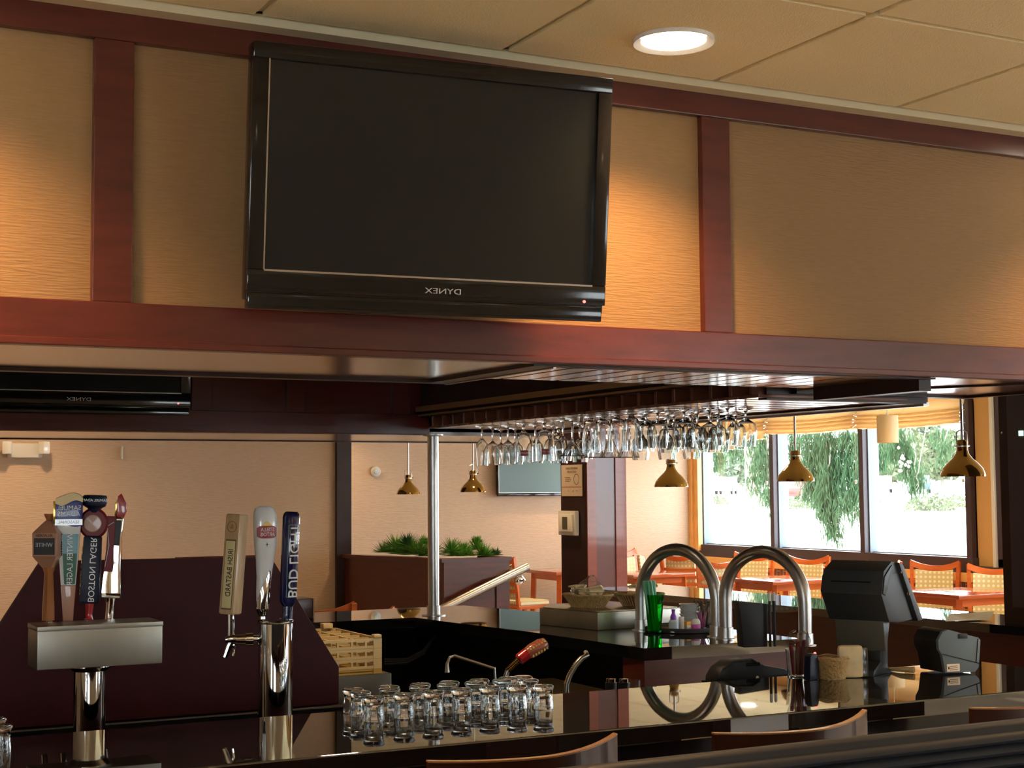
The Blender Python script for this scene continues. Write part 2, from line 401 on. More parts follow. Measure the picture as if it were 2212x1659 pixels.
# ------------------------------------------------------------------ the dropped soffit around the bar
YN = 3.20
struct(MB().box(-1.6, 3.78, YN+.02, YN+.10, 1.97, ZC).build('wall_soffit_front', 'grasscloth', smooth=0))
r = MB()
r.box(-1.6, 3.79, YN-.002, YN+.1, 1.962, 2.052); r.box(-1.6, 3.79, YN, YN+.1, 2.618, ZC)
for a, b in ((-.95, -.862), (.664, .749), (2.221, 2.31), (3.70, 3.79)): r.box(a, b, YN+.001, YN+.1, 2.052, 2.618)
r.box(-1.6, 3.79, YN-.008, YN+.03, 1.955, 1.972)
struct(r.build('trim_10', 'mahogany', smooth=0, bevel=.003))
# underside of the front run: solid polished board, then the slatted glass rack, then a plain corner
struct(MB().box(-1.6, 1.735, YN+.03, 3.84, 1.958, 1.975).box(3.03, 3.76, YN+.03, 3.86, 1.958, 1.975).build('ceiling_soffit_front', 'mahogany_gloss', smooth=0, bevel=.003))
struct(MB().box(-1.6, 1.80, 3.84, 3.885, 1.95, 1.99).box(1.735, 1.80, YN+.03, 3.84, 1.95, 1.99).box(1.80, 3.03, YN+.03, YN+.075, 1.952, 1.99).box(3.03, 3.78, 3.86, 3.90, 1.950, 1.985).box(3.755, 3.79, YN+.03, 3.9, 1.950, 1.985)
       .beam((3.15, 3.88, 1.956), (3.50, 3.24, 1.956), .02, .006).box(2.985, 3.03, YN+.05, 3.72, 1.92, 1.99).build('trim_11', 'mahogany_dark', smooth=0))
struct(MB().box(-1.6, 1.80, 3.885, 3.892, 1.953, 1.957).box(1.80, 1.808, YN+.05, 3.892, 1.948, 1.954).build('trim_12', 'silver_trim', smooth=0))
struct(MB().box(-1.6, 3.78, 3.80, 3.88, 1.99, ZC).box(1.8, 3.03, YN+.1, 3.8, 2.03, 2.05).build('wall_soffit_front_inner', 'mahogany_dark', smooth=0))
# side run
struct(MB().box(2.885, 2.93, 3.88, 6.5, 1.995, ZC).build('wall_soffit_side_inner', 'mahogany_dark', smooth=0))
struct(MB().box(2.855, 2.89, 3.9, 6.5, 2.016, 2.040).box(2.868, 2.89, 3.9, 6.5, 1.996, 2.004).build('trim_16', 'ledge_brown', smooth=0))
struct(MB().box(3.58, 3.62, 3.9, 7.45, 1.935, ZC).build('wall_soffit_side_outer', 'mahogany', smooth=0))
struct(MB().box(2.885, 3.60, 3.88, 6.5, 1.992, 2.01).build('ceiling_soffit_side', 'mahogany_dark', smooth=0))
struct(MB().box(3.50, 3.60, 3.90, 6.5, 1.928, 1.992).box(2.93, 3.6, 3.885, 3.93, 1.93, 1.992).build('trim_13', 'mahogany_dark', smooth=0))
struct(MB().box(3.60, 3.625, 3.90, 7.45, 1.922, 1.936).build('trim_14', 'silver_trim', smooth=0))
# far run: panelled face toward the bar
YF = 6.5
w = MB(); w.box(-1.6, 2.93, YF+.03, YF+.10, 1.92, ZC)
struct(w.build('wall_soffit_back', 'mahogany', smooth=0))
w = MB().box(-1.6, 2.93, YF, YF+.05, 1.910, 2.005).box(-1.6, 2.93, YF, YF+.05, 2.58, ZC)
for u0 in (436, 640, 868): 
    x = at(u0, 860, Y=YF).x; w.box(x-.045, x+.045, YF, YF+.05, 2.005, 2.58)
w.box(-1.6, -.4, YF, YF+.05, 2.005, 2.58)
struct(w.build('trim_15', 'mahogany', smooth=0, bevel=.003))
struct(MB().box(-1.6, 3.62, YF+.04, 7.40, 1.908, 1.925).build('ceiling_soffit_back', 'mahogany_gloss', smooth=0))
struct(MB().box(-1.6, 3.64, 7.40, 7.45, 1.903, 2.7).build('wall_soffit_back_outer', 'mahogany_dark', smooth=0))
# slatted stemware racks: inverted T rails
def rack(name, label, rails, x0, x1, along, zb, zt, fl):
    t = thing(name, label, 'glass rack', ((x0[0]+x1[0])/2, (x0[1]+x1[1])/2, zb), 0)
    L = t.location
    for c0 in rails:
        w = MB()
        if along == 'x': w.box(x0[0], x1[0], c0-fl/2, c0+fl/2, zb, zb+.010).box(x0[0], x1[0], c0-.009, c0+.009, zb+.01, zt)
        else: w.box(c0-fl/2, c0+fl/2, x0[1], x1[1], zb, zb+.010).box(c0-.009, c0+.009, x0[1], x1[1], zb+.01, zt)
        w.build('rail', 'mahogany_gloss', t, smooth=0, world=True, bevel=.0015, seg=1)
    return t
rack('glass_rack', 'slatted mahogany stemware rack under the front run of the soffit, its slots empty', [1.848+.0885*k for k in range(13)], (1.81, 3.275), (2.98, 3.72), 'y', 1.956, 2.03, .077)
rack('glass_rack', 'slatted mahogany stemware rack under the side soffit, hung with upside-down glasses', [4.021+.112*k for k in range(-1, 22)], (2.885, 3.95), (3.50, 6.45), 'x', 1.935, 1.992, .086)
# ------------------------------------------------------------------ bar counters
ZB = 1.07
t = thing('bar_counter', 'long polished black granite bar counter in front, with shot glasses and the register on it', 'bar counter', (1.2, 3.47, 0))
MB().box(-1.6, 3.69, 3.165, 3.78, ZB-.045, ZB).build('countertop', 'granite', t, world=True, bevel=.004, smooth=0)
MB().box(-1.6, 3.66, 3.30, 3.70, 0, ZB-.045).build('bar_front', 'mahogany', t, world=True, smooth=0)
MB().box(-1.6, 3.68, 3.20, 3.30, ZB-.14, ZB-.045).build('front_apron', 'granite_edge', t, world=True, smooth=0)
t = thing('bar_counter', 'far black granite counter turning at the right, where steel pole and arches stand', 'bar counter', (3.1, 6.2, 0))
poly = [(-1.6, 6.35), (2.78, 6.345), (2.83, 5.93), (2.90, 5.50), (2.96, 4.68), (3.42, 4.67), (3.66, 4.67), (3.66, 5.5), (3.45, 6.14), (3.28, 6.87), (-1.6, 6.87)]
MB().prism(poly, ZB-.045, ZB).build('countertop', 'granite', t, world=True, smooth=0)
poly2 = [(-1.6, 6.50), (2.86, 6.50), (2.93, 5.9), (3.0, 5.5), (3.05, 4.85), (3.60, 4.85), (3.60, 5.5), (3.38, 6.1), (3.2, 6.8), (-1.6, 6.8)]
MB().prism(poly2, 0, ZB-.045).build('bar_front', 'black_void', t, world=True, smooth=0)
MB().prism([(2.965, 4.69), (3.64, 4.69), (3.64, 4.84), (2.965, 4.84)], 0, ZB-.045).build('end_panel', 'mahogany', t, world=True, smooth=0)
# back splash panels in the middle of the bar
P = [at(*p, Y=4.75) for p in [(25, 1588), (0, 1375), (100, 1212), (583, 1203), (730, 1440), (730, 1528)]]
zb = .947
pl = [(.55, zb), (.55, .98), (.84, 1.442), (P[3].x, 1.437), (P[4].x, 1.067), (P[4].x, zb)]
o = tag(MB().prism(pl, 4.74, 4.765, 'y').build('divider_panel', 'laminate', smooth=0, bevel=.002), 'dark maroon laminate divider with slanted ends, standing behind the beer taps', 'divider panel')
q3 = at(573, 1203, Y=4.9); q4 = at(712, 1440, Y=4.9)
pl = [(1.30, zb), (1.30, q3.z+.006), (q3.x, q3.z+.006), (q4.x, q4.z), (q4.x, zb)]
o2 = tag(MB().prism(pl, 4.90, 4.925, 'y').build('divider_panel', 'laminate', smooth=0, bevel=.002), 'second maroon divider right behind the first, only its top edge peeking over', 'divider panel')
t = thing('back_bar_cabinet', 'low black cabinet with a thin steel top edge carrying the maroon dividers', 'cabinet', (.7, 4.85, 0))
MB().box(-.6, 1.83, 4.70, 5.05, .885, .946).build('cabinet_top', 'black_void', t, world=True, smooth=0)
MB().box(-.6, 1.83, 4.694, 4.70, .942, .947).build('edge_strip', 'silver_trim', t, world=True, smooth=0)
MB().box(-.58, 1.80, 4.73, 5.03, 0, .885).build('body', 'black_void', t, world=True, smooth=0)
t = thing('underbar_shelf', 'narrow dark steel shelf behind the front counter, where the beer towers stand', 'shelf', (.9, 4.03, 0))
MB().box(-.6, 1.75, 3.83, 4.22, .80, .84).build('shelf_top', 'underbar_steel', t, world=True, smooth=0)
MB().box(-.55, 1.70, 3.86, 4.18, 0, .80).build('base', 'black_void', t, world=True, smooth=0)
# low work surface with bar mat, at right
t = thing('ice_bin_counter', 'low brownish steel work surface behind the last shot glasses', 'work counter', (2.75, 4.35, 0))
MB().prism([(2.0, 3.85), (3.5, 3.85), (3.2, 4.55), (2.92, 4.62), (2.92, 5.3), (2.62, 5.3), (2.62, 4.5), (2.0, 4.5)], .86, .90).build('work_top', 'bar_mat', t, world=True, smooth=0)
MB().box(2.1, 2.85, 3.9, 4.45, 0, .86).build('base', 'black_void', t, world=True, smooth=0)
# half wall beyond the bar, post
t = thing('half_wall', 'mahogany half wall with a glossy black cap, between the bar and the dining tables', 'half wall', (5.4, 7.3, 0))
MB().prism([(5.00, 8.6), (5.60, 8.6), (5.78, 4.3), (5.36, 4.3)], .96, 1.0).build('cap', 'granite', t, world=True, smooth=0)
MB().prism([(5.04, 8.57), (5.56, 8.57), (5.72, 4.33), (5.40, 4.33)], 0, .96).build('body', 'mahogany', t, world=True, smooth=0)
pc = at(2163, 1100, X=5.38)
t = thing('structural_post', 'dark square wooden post at the right edge of the view, standing on the half wall', 'post', (5.6, pc.y-.3, 1.0))
MB().box(5.38, 5.95, pc.y-.55, pc.y, 1.0, ZC-.03).build('shaft', 'mahogany_dark', t, world=True, smooth=0)
MB().box(5.372, 5.385, pc.y-.50, pc.y-.06, 1.08, 2.6).build('inset_panel', 'frame_dark', t, world=True, smooth=0)
q = at(2206, 936, X=5.37); MB().box(5.365, 5.378, q.y-.012, q.y+.012, q.z-.012, q.z+.012).build('indicator_light', 'led_green', t, world=True)
q = at(2166, 935, X=5.37); MB().lathe([(.0, 0), (.006, 0), (.006, .006), (0, .008)], q, 10, Matrix.Rotation(RD(-90), 4, 'Y')).build('screw', 'chrome', t, world=True)
# ------------------------------------------------------------------ square column with notice and thermostat
t = thing('wooden_column', 'tall square mahogany column, shade painted on the notice side, warm light on the other', 'column', (6.3, 10.7, 0))
MB().box(6.115, 6.48, 10.515, 10.93, 0, ZC-.02).build('core', 'mahogany_dark', t, world=True, smooth=0)  # face away from the windows, its shade put into the darker wood
w = MB()
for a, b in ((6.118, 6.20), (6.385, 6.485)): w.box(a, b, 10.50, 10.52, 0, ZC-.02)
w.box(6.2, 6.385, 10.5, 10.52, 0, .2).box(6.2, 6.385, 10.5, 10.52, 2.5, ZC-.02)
w.build('frame', 'column_wood_lit', t, world=True, smooth=0)
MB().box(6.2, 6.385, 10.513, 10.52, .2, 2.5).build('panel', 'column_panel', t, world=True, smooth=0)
def on_col(u, v): return at(u, v, X=6.108)
a, b = on_col(1213, 1005), on_col(1258, 1072)
t = thing('notice', 'tan printed notice with a round stamp, taped to the dark side of the column', 'sign', (6.108, (a.y+b.y)/2, b.z))
ym, zm = (a.y+b.y)/2, (a.z+b.z)/2
MB().box(6.105, 6.112, b.y, a.y, b.z, a.z).build('sheet', 'sign_paper', t, world=True, smooth=0)
L = Vector(t.location)
for dz, y0_, y1_, h_ in ((.100, -.10, .09, .016), (.072, -.08, .07, .016), (.024, .02, .11, .006), (.010, .01, .10, .006), (-.004, .02, .10, .006), (-.085, -.09, -.08, .01), (-.085, -.03, -.02, .01), (-.085, .05, .06, .01)):
    MB().box(6.1035, 6.1048, ym+y0_, ym+y1_, zm+dz-h_/2, zm+dz+h_/2).build('printed_line', 'sign_print', t, world=True, smooth=0)
MB().lathe([(.040, 0), (.044, 0), (.044, .001), (.040, .001)], (6.1045, ym-.08, zm+.01), 24, Matrix.Rotation(RD(90), 4, 'Y'), closed=True).build('stamp', 'lettering_dark', t, world=True)
MB().box(6.1045, 6.106, b.y+.01, a.y-.01, zm-.055, zm-.050).build('rule_line', 'red_logo', t, world=True)
a, b = on_col(1214, 1103), on_col(1251, 1157)
t = thing('thermostat', 'boxy beige wall thermostat in a clear guard on the dark side of the column', 'thermostat', (6.108, (a.y+b.y)/2, b.z))
MB().box(6.07, 6.109, b.y, a.y, b.z, a.z).build('guard', 'white_plastic', t, world=True, bevel=.008)
MB().box(6.055, 6.07, b.y+.03, a.y-.03, b.z+.03, a.z-.025).build('body', 'paper', t, world=True, bevel=.006)
MB().box(6.052, 6.056, (a.y+b.y)/2-.04, (a.y+b.y)/2+.04, b.z+.05, a.z-.05).build('screen', 'pos_olive', t, world=True)
# ------------------------------------------------------------------ planter wall with garland and handrail
t = thing('planter_box', 'mahogany planter wall with a panelled end, filled with green garland', 'planter', (5.0, 10.6, 0))
zt = 1.115; C0 = at(957, 1207, Z=zt); C1 = at(1140, 1206, Z=zt)
ex = C1.x; yq = C0.y; xq = C0.x
MB().prism([(4.60, 11.95), (xq, yq), (ex, yq), (ex, yq+.42), (xq+.45, yq+.42), (5.02, 11.95)], 0, zt-.03).build('body', 'mahogany', t, world=True, smooth=0)
MB().prism([(4.57, 11.95), (xq-.02, yq-.02), (ex+.02, yq-.02), (ex+.02, yq+.06), (xq+.08, yq+.06), (4.69, 11.95)], zt-.03, zt).prism([(ex-.06, yq+.06), (ex+.02, yq+.06), (ex+.02, yq+.44), (ex-.06, yq+.44)], zt-.03, zt).build('cap', 'mahogany', t, world=True, smooth=0)
w = MB().box(xq, ex, yq-.016, yq, zt-.16, zt-.03)
for x in (xq, ex-.115): w.box(x, x+.115, yq-.016, yq, 0, zt-.16)
w.box(xq, ex, yq-.016, yq, 0, .12).build('frame', 'mahogany', t, world=True, smooth=0)
garl = thing('garland', 'bushy green pine garland lying along the top of the planter', 'garland', (5.0, 10.7, zt))
cl = [(830, 1186, 26, 0), (855, 1172, 30, 0), (880, 1168, 24, 1), (905, 1180, 34, 0), (868, 1192, 30, 0), (930, 1184, 26, 0), (920, 1196, 22, 1), (975, 1180, 26, 0), (1000, 1182, 24, 0), (1030, 1176, 22, 0), (1045, 1190, 24, 0), (1070, 1194, 16, 1), (985, 1194, 26, 0), (1010, 1196, 22, 0), (890, 1190, 26, 1), (845, 1194, 24, 1), (1030, 1165, 12, 0), (915, 1168, 14, 0)]
for (u, v, rr, dk) in cl:
    c0 = at(u, v, Y=yq+.28+.2*random.random()) if u > 940 else at(u, v, X=4.95+.15*random.random())
    R = rr*1.3/3250*12; w = MB()
    for k in range(240):
        th = random.uniform(0, 2*pi); ph = random.uniform(-.2, 1.35); d = Vector((cos(th)*cos(ph), sin(th)*cos(ph), sin(ph)))
        s = c0+d*R*random.uniform(0, .35)-Vector((0, 0, R*.35)); s.z = max(s.z, zt+.004); e = s+d*R*random.uniform(.5, .95); e.z = max(e.z, zt+.004); sd = d.cross(Vector((random.random(), random.random(), random.random()))).normalized()*.0035
        w.add([s-sd, s+sd, e], [(0, 1, 2)])
    w.build('sprig', 'needle_dark' if dk else 'needle', garl, world=True, smooth=0)
t = thing('handrail', 'brushed steel handrail sloping up across the front of the planter', 'handrail', (5.0, yq-.08, .9))
a = at(968, 1308, Y=yq-.09); b = at(1140, 1224, Y=yq-.09)
d = (b-a).normalized()
MB().tube([a-d*.5, b], .033, 16).build('rail', 'steel_pipe', t, world=True)
q = at(1122, 1254, Y=yq-.02)
MB().lathe([(.0, 0), (.038, 0), (.038, .008), (.03, .014), (0, .016)], q+Vector((0, .006, 0)), 20, Matrix.Rotation(RD(90), 4, 'X')).build('rosette', 'chrome', t, world=True)
rp = at(1126, 1236, Y=yq-.09)
MB().tube([q, q+Vector((0, -.04, 0)), q+Vector((.01, -.07, .01)), Vector((rp.x, rp.y, rp.z-.03))], .009, 8).build('bracket', 'chrome', t, world=True)
# ------------------------------------------------------------------ recessed ceiling lights
def downlight(x, y, label):
    t = thing('downlight', label, 'ceiling light', (x, y, ZC-.006), 0, 'recessed ceiling lights')
    MB().lathe([(.072, -.002), (.094, -.010), (.096, -.008), (.096, 0), (.072, .0)], (0, 0, 0), 40, closed=True).build('trim_ring', 'white_gloss', t)
    MB().lathe([(0, -.0045), (.074, -.0045), (.074, -.001), (0, -.001)], (0, 0, 0), 40).build('diffuser', 'lamp_glow', t)
    return t
p = at(1455, 80, Z=ZC)
dl = downlight(p.x, p.y, 'bright round recessed ceiling light to the right above the wall television')
lamp('downlight_or_fill_beam', (p.x, p.y, ZC-.03), 60, 125, 1, (1, .56, .24))
lamp('downlight_or_fill_beam', (.22, p.y, ZC-.03), 66, 125, 1, (1, .56, .24)); lamp('downlight_or_fill_beam', (3.75, p.y, ZC-.03), 56, 125, 1, (1, .56, .24))
for (x, y) in ((.28, p.y), (3.62, p.y)): dup(dl, (x, y, ZC-.006), None, 'recessed ceiling light just outside the view, washing the soffit wallpaper')
for (x, y, e) in ((5.5, 11.1, 55), (1.9, 11.2, 46), (.7, 11.2, 50), (5.4, 14.6, 60), (8.6, 14.5, 50), (5.8, 8.8, 85), (-1.4, 1.4, 90), (1.0, .2, 90), (-2.5, 9.5, 60), (1.2, 9.5, 30), (7.4, 6.5, 70), (3.0, -2, 70), (9.2, 12.6, 70), (9.0, 9.8, 70), (2.6, .4, 90), (4.6, 1.0, 90)):  # lights behind the wall scallops, plus unseen ones added as room fill
    lamp('downlight_or_fill_beam', (x, y, ZC-.03), e*.8, 140 if y > 5 else 100, .9)
    dup(dl, (x, y, ZC-.006), None, 'unseen recessed ceiling light, for a wall scallop or added as room fill')
lamp('downlight_or_fill_beam', (2.1, 4.9, ZC-.03), 45, 95, 1); dup(dl, (2.1, 4.9, ZC-.006), None, 'recessed ceiling light inside the bar, hidden above the soffit')
# ------------------------------------------------------------------ televisions
def tv(name, label, W, H, led=True, brand=True, grey=False, thin=1.0):
    t = thing(name, label, 'television', (0, 0, 0))
    MB().box(-W/2, W/2, 0, .045, 0, H).build('housing', 'black_gloss', t, bevel=.006)
    b = MB(); bw = .042*W*thin; bb = .078*W*thin
    for (x0, x1, z0, z1) in ((-W/2, -W/2+bw, bb, H-bw), (W/2-bw, W/2, bb, H-bw), (-W/2, W/2, H-bw, H), (-W/2, W/2, .02, bb)): b.box(x0, x1, -.012, .002, z0, z1)
    b.build('bezel', 'black_gloss', t, bevel=.003)
    MB().box(-W/2+.004, W/2-.004, -.004, .03, -.018, .016).build('speaker_bar', 'black_gloss', t, bevel=.004)
    MB().box(-W/2+bw, W/2-bw, -.002, .004, bb, H-bw).build('screen', 'tv_grey_screen' if grey else 'tv_screen', t, smooth=0)
    s = MB(); s.box(-W/2+bw, W/2-bw, -.0135, -.012, bb-.003, bb+.001); s.box(-W/2+bw-.002, -W/2+bw+.001, -.0135, -.012, bb, H-bw)
    s.build('inner_edge', 'silver_trim', t, smooth=0)
    MB().box(-.14, .14, .045, .10, H*.3, H*.7).build('wall_mount', 'black_plastic', t)
    if brand:
        text('DYNEX', .020*W/.97, 'lettering_silver', t, (0.02, -.0130, bb*.55), (1, 0, 0), (0, 0, 1), sx=1.5)
        MB().lathe([(0, 0), (.0035, 0), (.0035, .002), (0, .003)], (W/2-.055, -.0125, bb*.42), 8, Matrix.Rotation(RD(90), 4, 'X')).build('power_light', 'led_red', t)
    return t
A_ = at(530, 664, Y=3.10); dx_ = Vector((cos(RD(5)), -sin(RD(5)), 0))
# its width is where the view ray of the far lower corner meets the tilted set
d_ = _f + _r*((1302-1106)/F_PX) + _u*((829.5-697)/F_PX)
k_ = (dx_.y*(A_.x-CAM.x)-dx_.x*(A_.y-CAM.y))/(dx_.y*d_.x-dx_.x*d_.y); B_ = CAM+d_*k_; TW = ((B_.x-A_.x)**2+(B_.y-A_.y)**2)**.5
T1 = tv('wall_television', 'large black television hung tilted on the front of the soffit', TW, TW*.65)
T1.rotation_euler = (RD(6.3), 0, RD(-5)); T1.location = ((A_.x+B_.x)/2, (A_.y+B_.y)/2, (A_.z+B_.z)/2+.018)

T2 = tv('wall_television', 'second black television inside the bar, mostly hidden above by the soffit', .985, .575)
q = at(413, 887, Y=6.38); T2.location = (q.x-.4925, 6.40, 1.995)
T3 = tv('wall_television', 'grey-green blank television on the far wall beside the column', .95, .50, brand=False, grey=True, thin=.3)
a = at(1074, 1069, Y=15.1); T3.location = (a.x+.475, 15.09, a.z)
# ------------------------------------------------------------------ steel pole and arches
t = thing('support_pole', 'brushed steel pole between the far counter and the soffit', 'pole', (2.90, 6.40, ZB))
MB().tube([(0, 0, .012), (0, 0, .838)], .0262, 24).build('shaft', 'steel_pipe', t)
MB().lathe([(0, 0), (.055, 0), (.055, .004), (.031, .006), (.0305, .045), (.0275, .046), (0, .046)], (0, 0, 0), 28).build('base_collar', 'steel_pipe', t)
MB().lathe([(0, .838), (.048, .838), (.048, .832), (.03, .828), (0, .828)], (0, 0, 0), 28).build('top_flange', 'steel_pipe', t)
def arch(label, y0, y1, x0, x1, h):
    t = thing('steel_arch', label, 'serving rail', (x0, y0, ZB), 0, 'steel arches at the serving end of the counter')
    v = Vector((x1-x0, y1-y0, 0)); L = v.length; v.normalize(); R = L/2
    pts = [Vector((0, 0, .012)), Vector((0, 0, (h-R)*.5))]+[v*R+(-v*cos(pi*i/28)*R)+Vector((0, 0, h-R+sin(pi*i/28)*R)) for i in range(29)]+[v*L+Vector((0, 0, (h-R)*.5)), v*L+Vector((0, 0, .012))]
    MB().tube(pts, .0245, 20).build('hoop', 'steel_pipe', t)
    for q in (Vector((0, 0, 0)), v*L):
        MB().lathe([(0, 0), (.040, 0), (.040, .004), (.03, .006), (.0285, .045), (.026, .046), (0, .046)], q, 24).build('base_collar', 'steel_pipe', t)
    return t
arch('farther of the two curved steel arches, standing over the tray of straws', 5.27, 4.88, 3.32, 3.42, .335)
arch('nearer of the two curved steel arches, between the straws and the register', 4.80, 4.45, 3.405, 3.51, .338)
# ------------------------------------------------------------------ brass pendants
def pendant(x, y, zb, label, up=ZC, D=.225, glow=True):
    t = thing('pendant_lamp', label, 'pendant lamp', (x, y, zb), 0, 'brass pendants')
    s = D/.225
    pr = [(.1125, 0), (.111, .012), (.100, .040), (.078, .066), (.050, .092), (.033, .115), (.028, .135), (.0275, .175), (.022, .185), (.0, .188)]
    inn = [(.0, .160), (.024, .150), (.031, .112), (.048, .088), (.076, .062), (.098, .037), (.109, .010), (.1125, 0)]
    MB().lathe([(r*s, z*s) for r, z in pr]+[(r*s, z*s) for r, z in inn], (0, 0, 0), 32).build('shade', 'brass', t)
    MB().tube([(0, 0, .185*s), (0, 0, up-zb)], .0065*s, 8).build('rod', 'steel_pipe', t)
    y_ = MB()
    for sx in (-1, 1): y_.tube([(sx*.030*s, 0, .15*s), (sx*.036*s, 0, .17*s), (sx*.034*s, 0, .225*s), (0, 0, .24*s)], .0035*s, 6)
    y_.lathe([(.034*s, .150*s), (.034*s, .156*s)], (0, 0, 0), 20)
    y_.build('yoke', 'steel_pipe', t)
    MB().tube([(.03*s, 0, .155*s), (.05*s, 0, .158*s)], .006*s, 8).build('thumb_screw', 'chrome', t)
    if glow: MB().lathe([(0, .012), (.022*s, .02), (.03*s, .045), (.02*s, .08), (0, .1)], (0, 0, 0), 16).build('bulb', 'bulb_glow', t)
    MB().lathe([(0, up-zb), (.05, up-zb), (.05, up-zb-.02), (0, up-zb-.025)], (0, 0, 0), 20).build('canopy', 'brass', t)
    return t
names = ['brass pendant lamp left of the steel pole', 'brass pendant lamp hanging just left of the grey far television', 'brass pendant lamp hanging in front of the cream wall right of the column',
         'brass pendant lamp in front of the middle window with the green branches', 'brass pendant lamp nearest the right edge, beside the orange pier']
for (u, v, X, Dp), nm in zip([(882, 1068, 5.7, .225), (1022, 1063, 5.66, .225), (1450, 1052, 5.5, .225), (1719, 1040, 5.6, .222), (2080, 1029, 5.5, .222)], names):
    q = at(u, v, X=X); pendant(q.x, q.y, q.z, nm, D=Dp)
def drum(u, v0, v1, X, label):
    a = at(u, v0, X=X); b = at(u, v1, X=X); H = a.z-b.z
    t = thing('pendant_lamp', label, 'pendant lamp', (b.x, b.y, b.z), 0, 'cream drum pendants')
    R = .097
    MB().lathe([(R, 0), (R, H), (R-.004, H), (R-.004, 0)], (0, 0, 0), 32, closed=True).build('shade', 'shade_cream', t)
    MB().tube([(0, 0, H*.5), (0, 0, ZC-b.z)], .003, 6).build('cord', 'white_plastic', t)
    MB().lathe([(0, H+.03), (.01, H+.03), (.014, H), (0, H)], (0, 0, 0), 12).build('cap', 'white_plastic', t)
    return t
drum(1918, 898, 957, 9.4, 'cream drum pendant lamp hanging before the right-hand window')
drum(1549, 925, 977, 9.4, 'cream drum pendant lamp whose lower edge shows beneath the hanging glasses')
# ------------------------------------------------------------------ small fittings on the far walls
p = at(52, 972, Y=11.98)
t = thing('emergency_light', 'white twin-head emergency light on the wall at far left', 'emergency light', (p.x, 11.99, p.z-.06))
MB().box(-.12, .13, -.05, 0, 0, .11).build('body', 'white_plastic', t, bevel=.008)
for sx in (-1, 1):
    MB().obox((sx*.135, -.085, .075), (.06, .07, .10), Matrix.Rotation(RD(sx*28), 3, 'Z')).build('lamp_head', 'white_gloss', t, bevel=.012)
p = at(263, 978, Y=11.98)
tag(MB().tube([(0, -.01, -.05), (0, -.012, .05)], .010, 8).build('chime_sensor', 'white_plastic', loc=(p.x, 11.985, p.z)), 'slim upright white sensor stick on the left far wall', 'sensor')
p = at(811, 1019, Y=15.19)
t = thing('strobe_alarm', 'round white alarm disc on the far wall left of the steel pole', 'alarm', (p.x, 15.19, p.z))
RX = Matrix.Rotation(RD(90), 4, 'X')
MB().lathe([(0, 0), (.056, 0), (.056, .014), (.045, .022), (.043, .03), (0, .03)], (0, 0, 0), 28, RX).build('base', 'white_plastic', t)
MB().lathe([(0, .03), (.032, .03), (.028, .045), (0, .05)], (0, 0, 0), 24, RX).build('lens', 'window_frost', t)
# ------------------------------------------------------------------ dining chairs and tables
def chair(label, loc, rz, first=None):
    if first: return dup(first, loc, rz, label, 'dining chairs')
    t = thing('dining_chair', label, 'chair', loc, rz, 'dining chairs')
    # local: sitter faces -Y, backrest at +Y
    def stile(x): return [Vector((x*.92, .20, .0)), Vector((x*.95, .19, .42)), Vector((x, .215, .62)), Vector((x*1.06, .27, .93))]
    for x in (-.21, .21):
        P = stile(x); w = MB()
        for a, b in zip(P[:-1], P[1:]): w.beam(a, b+(b-a)*.02, .034, .034)
        w.build('back_leg', 'cherry', t, smooth=0)
        MB().beam((x*.95, -.20, 0), (x*.95, -.20, .42), .036, .036).build('front_leg', 'cherry', t)
    def bow(z, h, y, n=12, dip=.03, wx=.225, cur=.035, dy=.0):
        rs = []
        for i in range(n+1):
            s = -1+2*i/n; x = s*wx; yy = y+cur*(1-s*s)*1.0; zz = z+dip*s*s
            rs.append([Vector((x, yy-.011, zz-h/2)), Vector((x, yy+.011, zz-h/2)), Vector((x, yy+.011+dy, zz+h/2)), Vector((x, yy-.011+dy, zz+h/2))])
        return MB().loft(rs)
    bow(.868, .055, .245, dip=.055, dy=.012).build('top_rail', 'cherry', t)
    for z, y in ((.745, .232), (.665, .222), (.585, .21)): bow(z, .035, y, dip=.004, wx=.20).build('back_slat', 'cherry', t)
    # padded back panel in a frame, in front of the slats
    rs = []
    for i in range(13):
        s = -1+2*i/12; x = s*.175; yy = .03*(1-s*s)
        rs.append([Vector((x, .165+yy, .50)), Vector((x, .195+yy, .50)), Vector((x, .245+yy, .845+.02*s*s)), Vector((x, .212+yy, .845+.02*s*s))])
    MB().loft(rs).build('back_pad', 'upholstery', t, bevel=.008)
    MB().box(-.215, .215, -.22, .19, .40, .435).build('seat_frame', 'cherry', t, bevel=.004)
    MB().box(-.21, .21, -.215, .165, .435, .485).build('seat_pad', 'upholstery', t, bevel=.016)
    return t
def table(label, loc, rz, first=None, sx=.76, sy=.76):
    if first: return dup(first, loc, rz, label, 'dining tables')
    t = thing('dining_table', label, 'table', loc, rz, 'dining tables')
    MB().box(-sx/2, sx/2, -sy/2, sy/2, .725, .76).build('tabletop', 'cherry_table', t, bevel=.004)
    MB().box(-sx/2+.08, sx/2-.08, -sy/2+.08, sy/2-.08, .66, .725).build('apron', 'cherry', t)
    for x in (-1, 1):
        for y in (-1, 1): MB().beam((x*(sx/2-.07), y*(sy/2-.07), 0), (x*(sx/2-.09), y*(sy/2-.09), .725), .05, .05).build('leg', 'cherry', t)
    return t
def wq(u, X): return at(u, 1200, X=X)
c0 = None
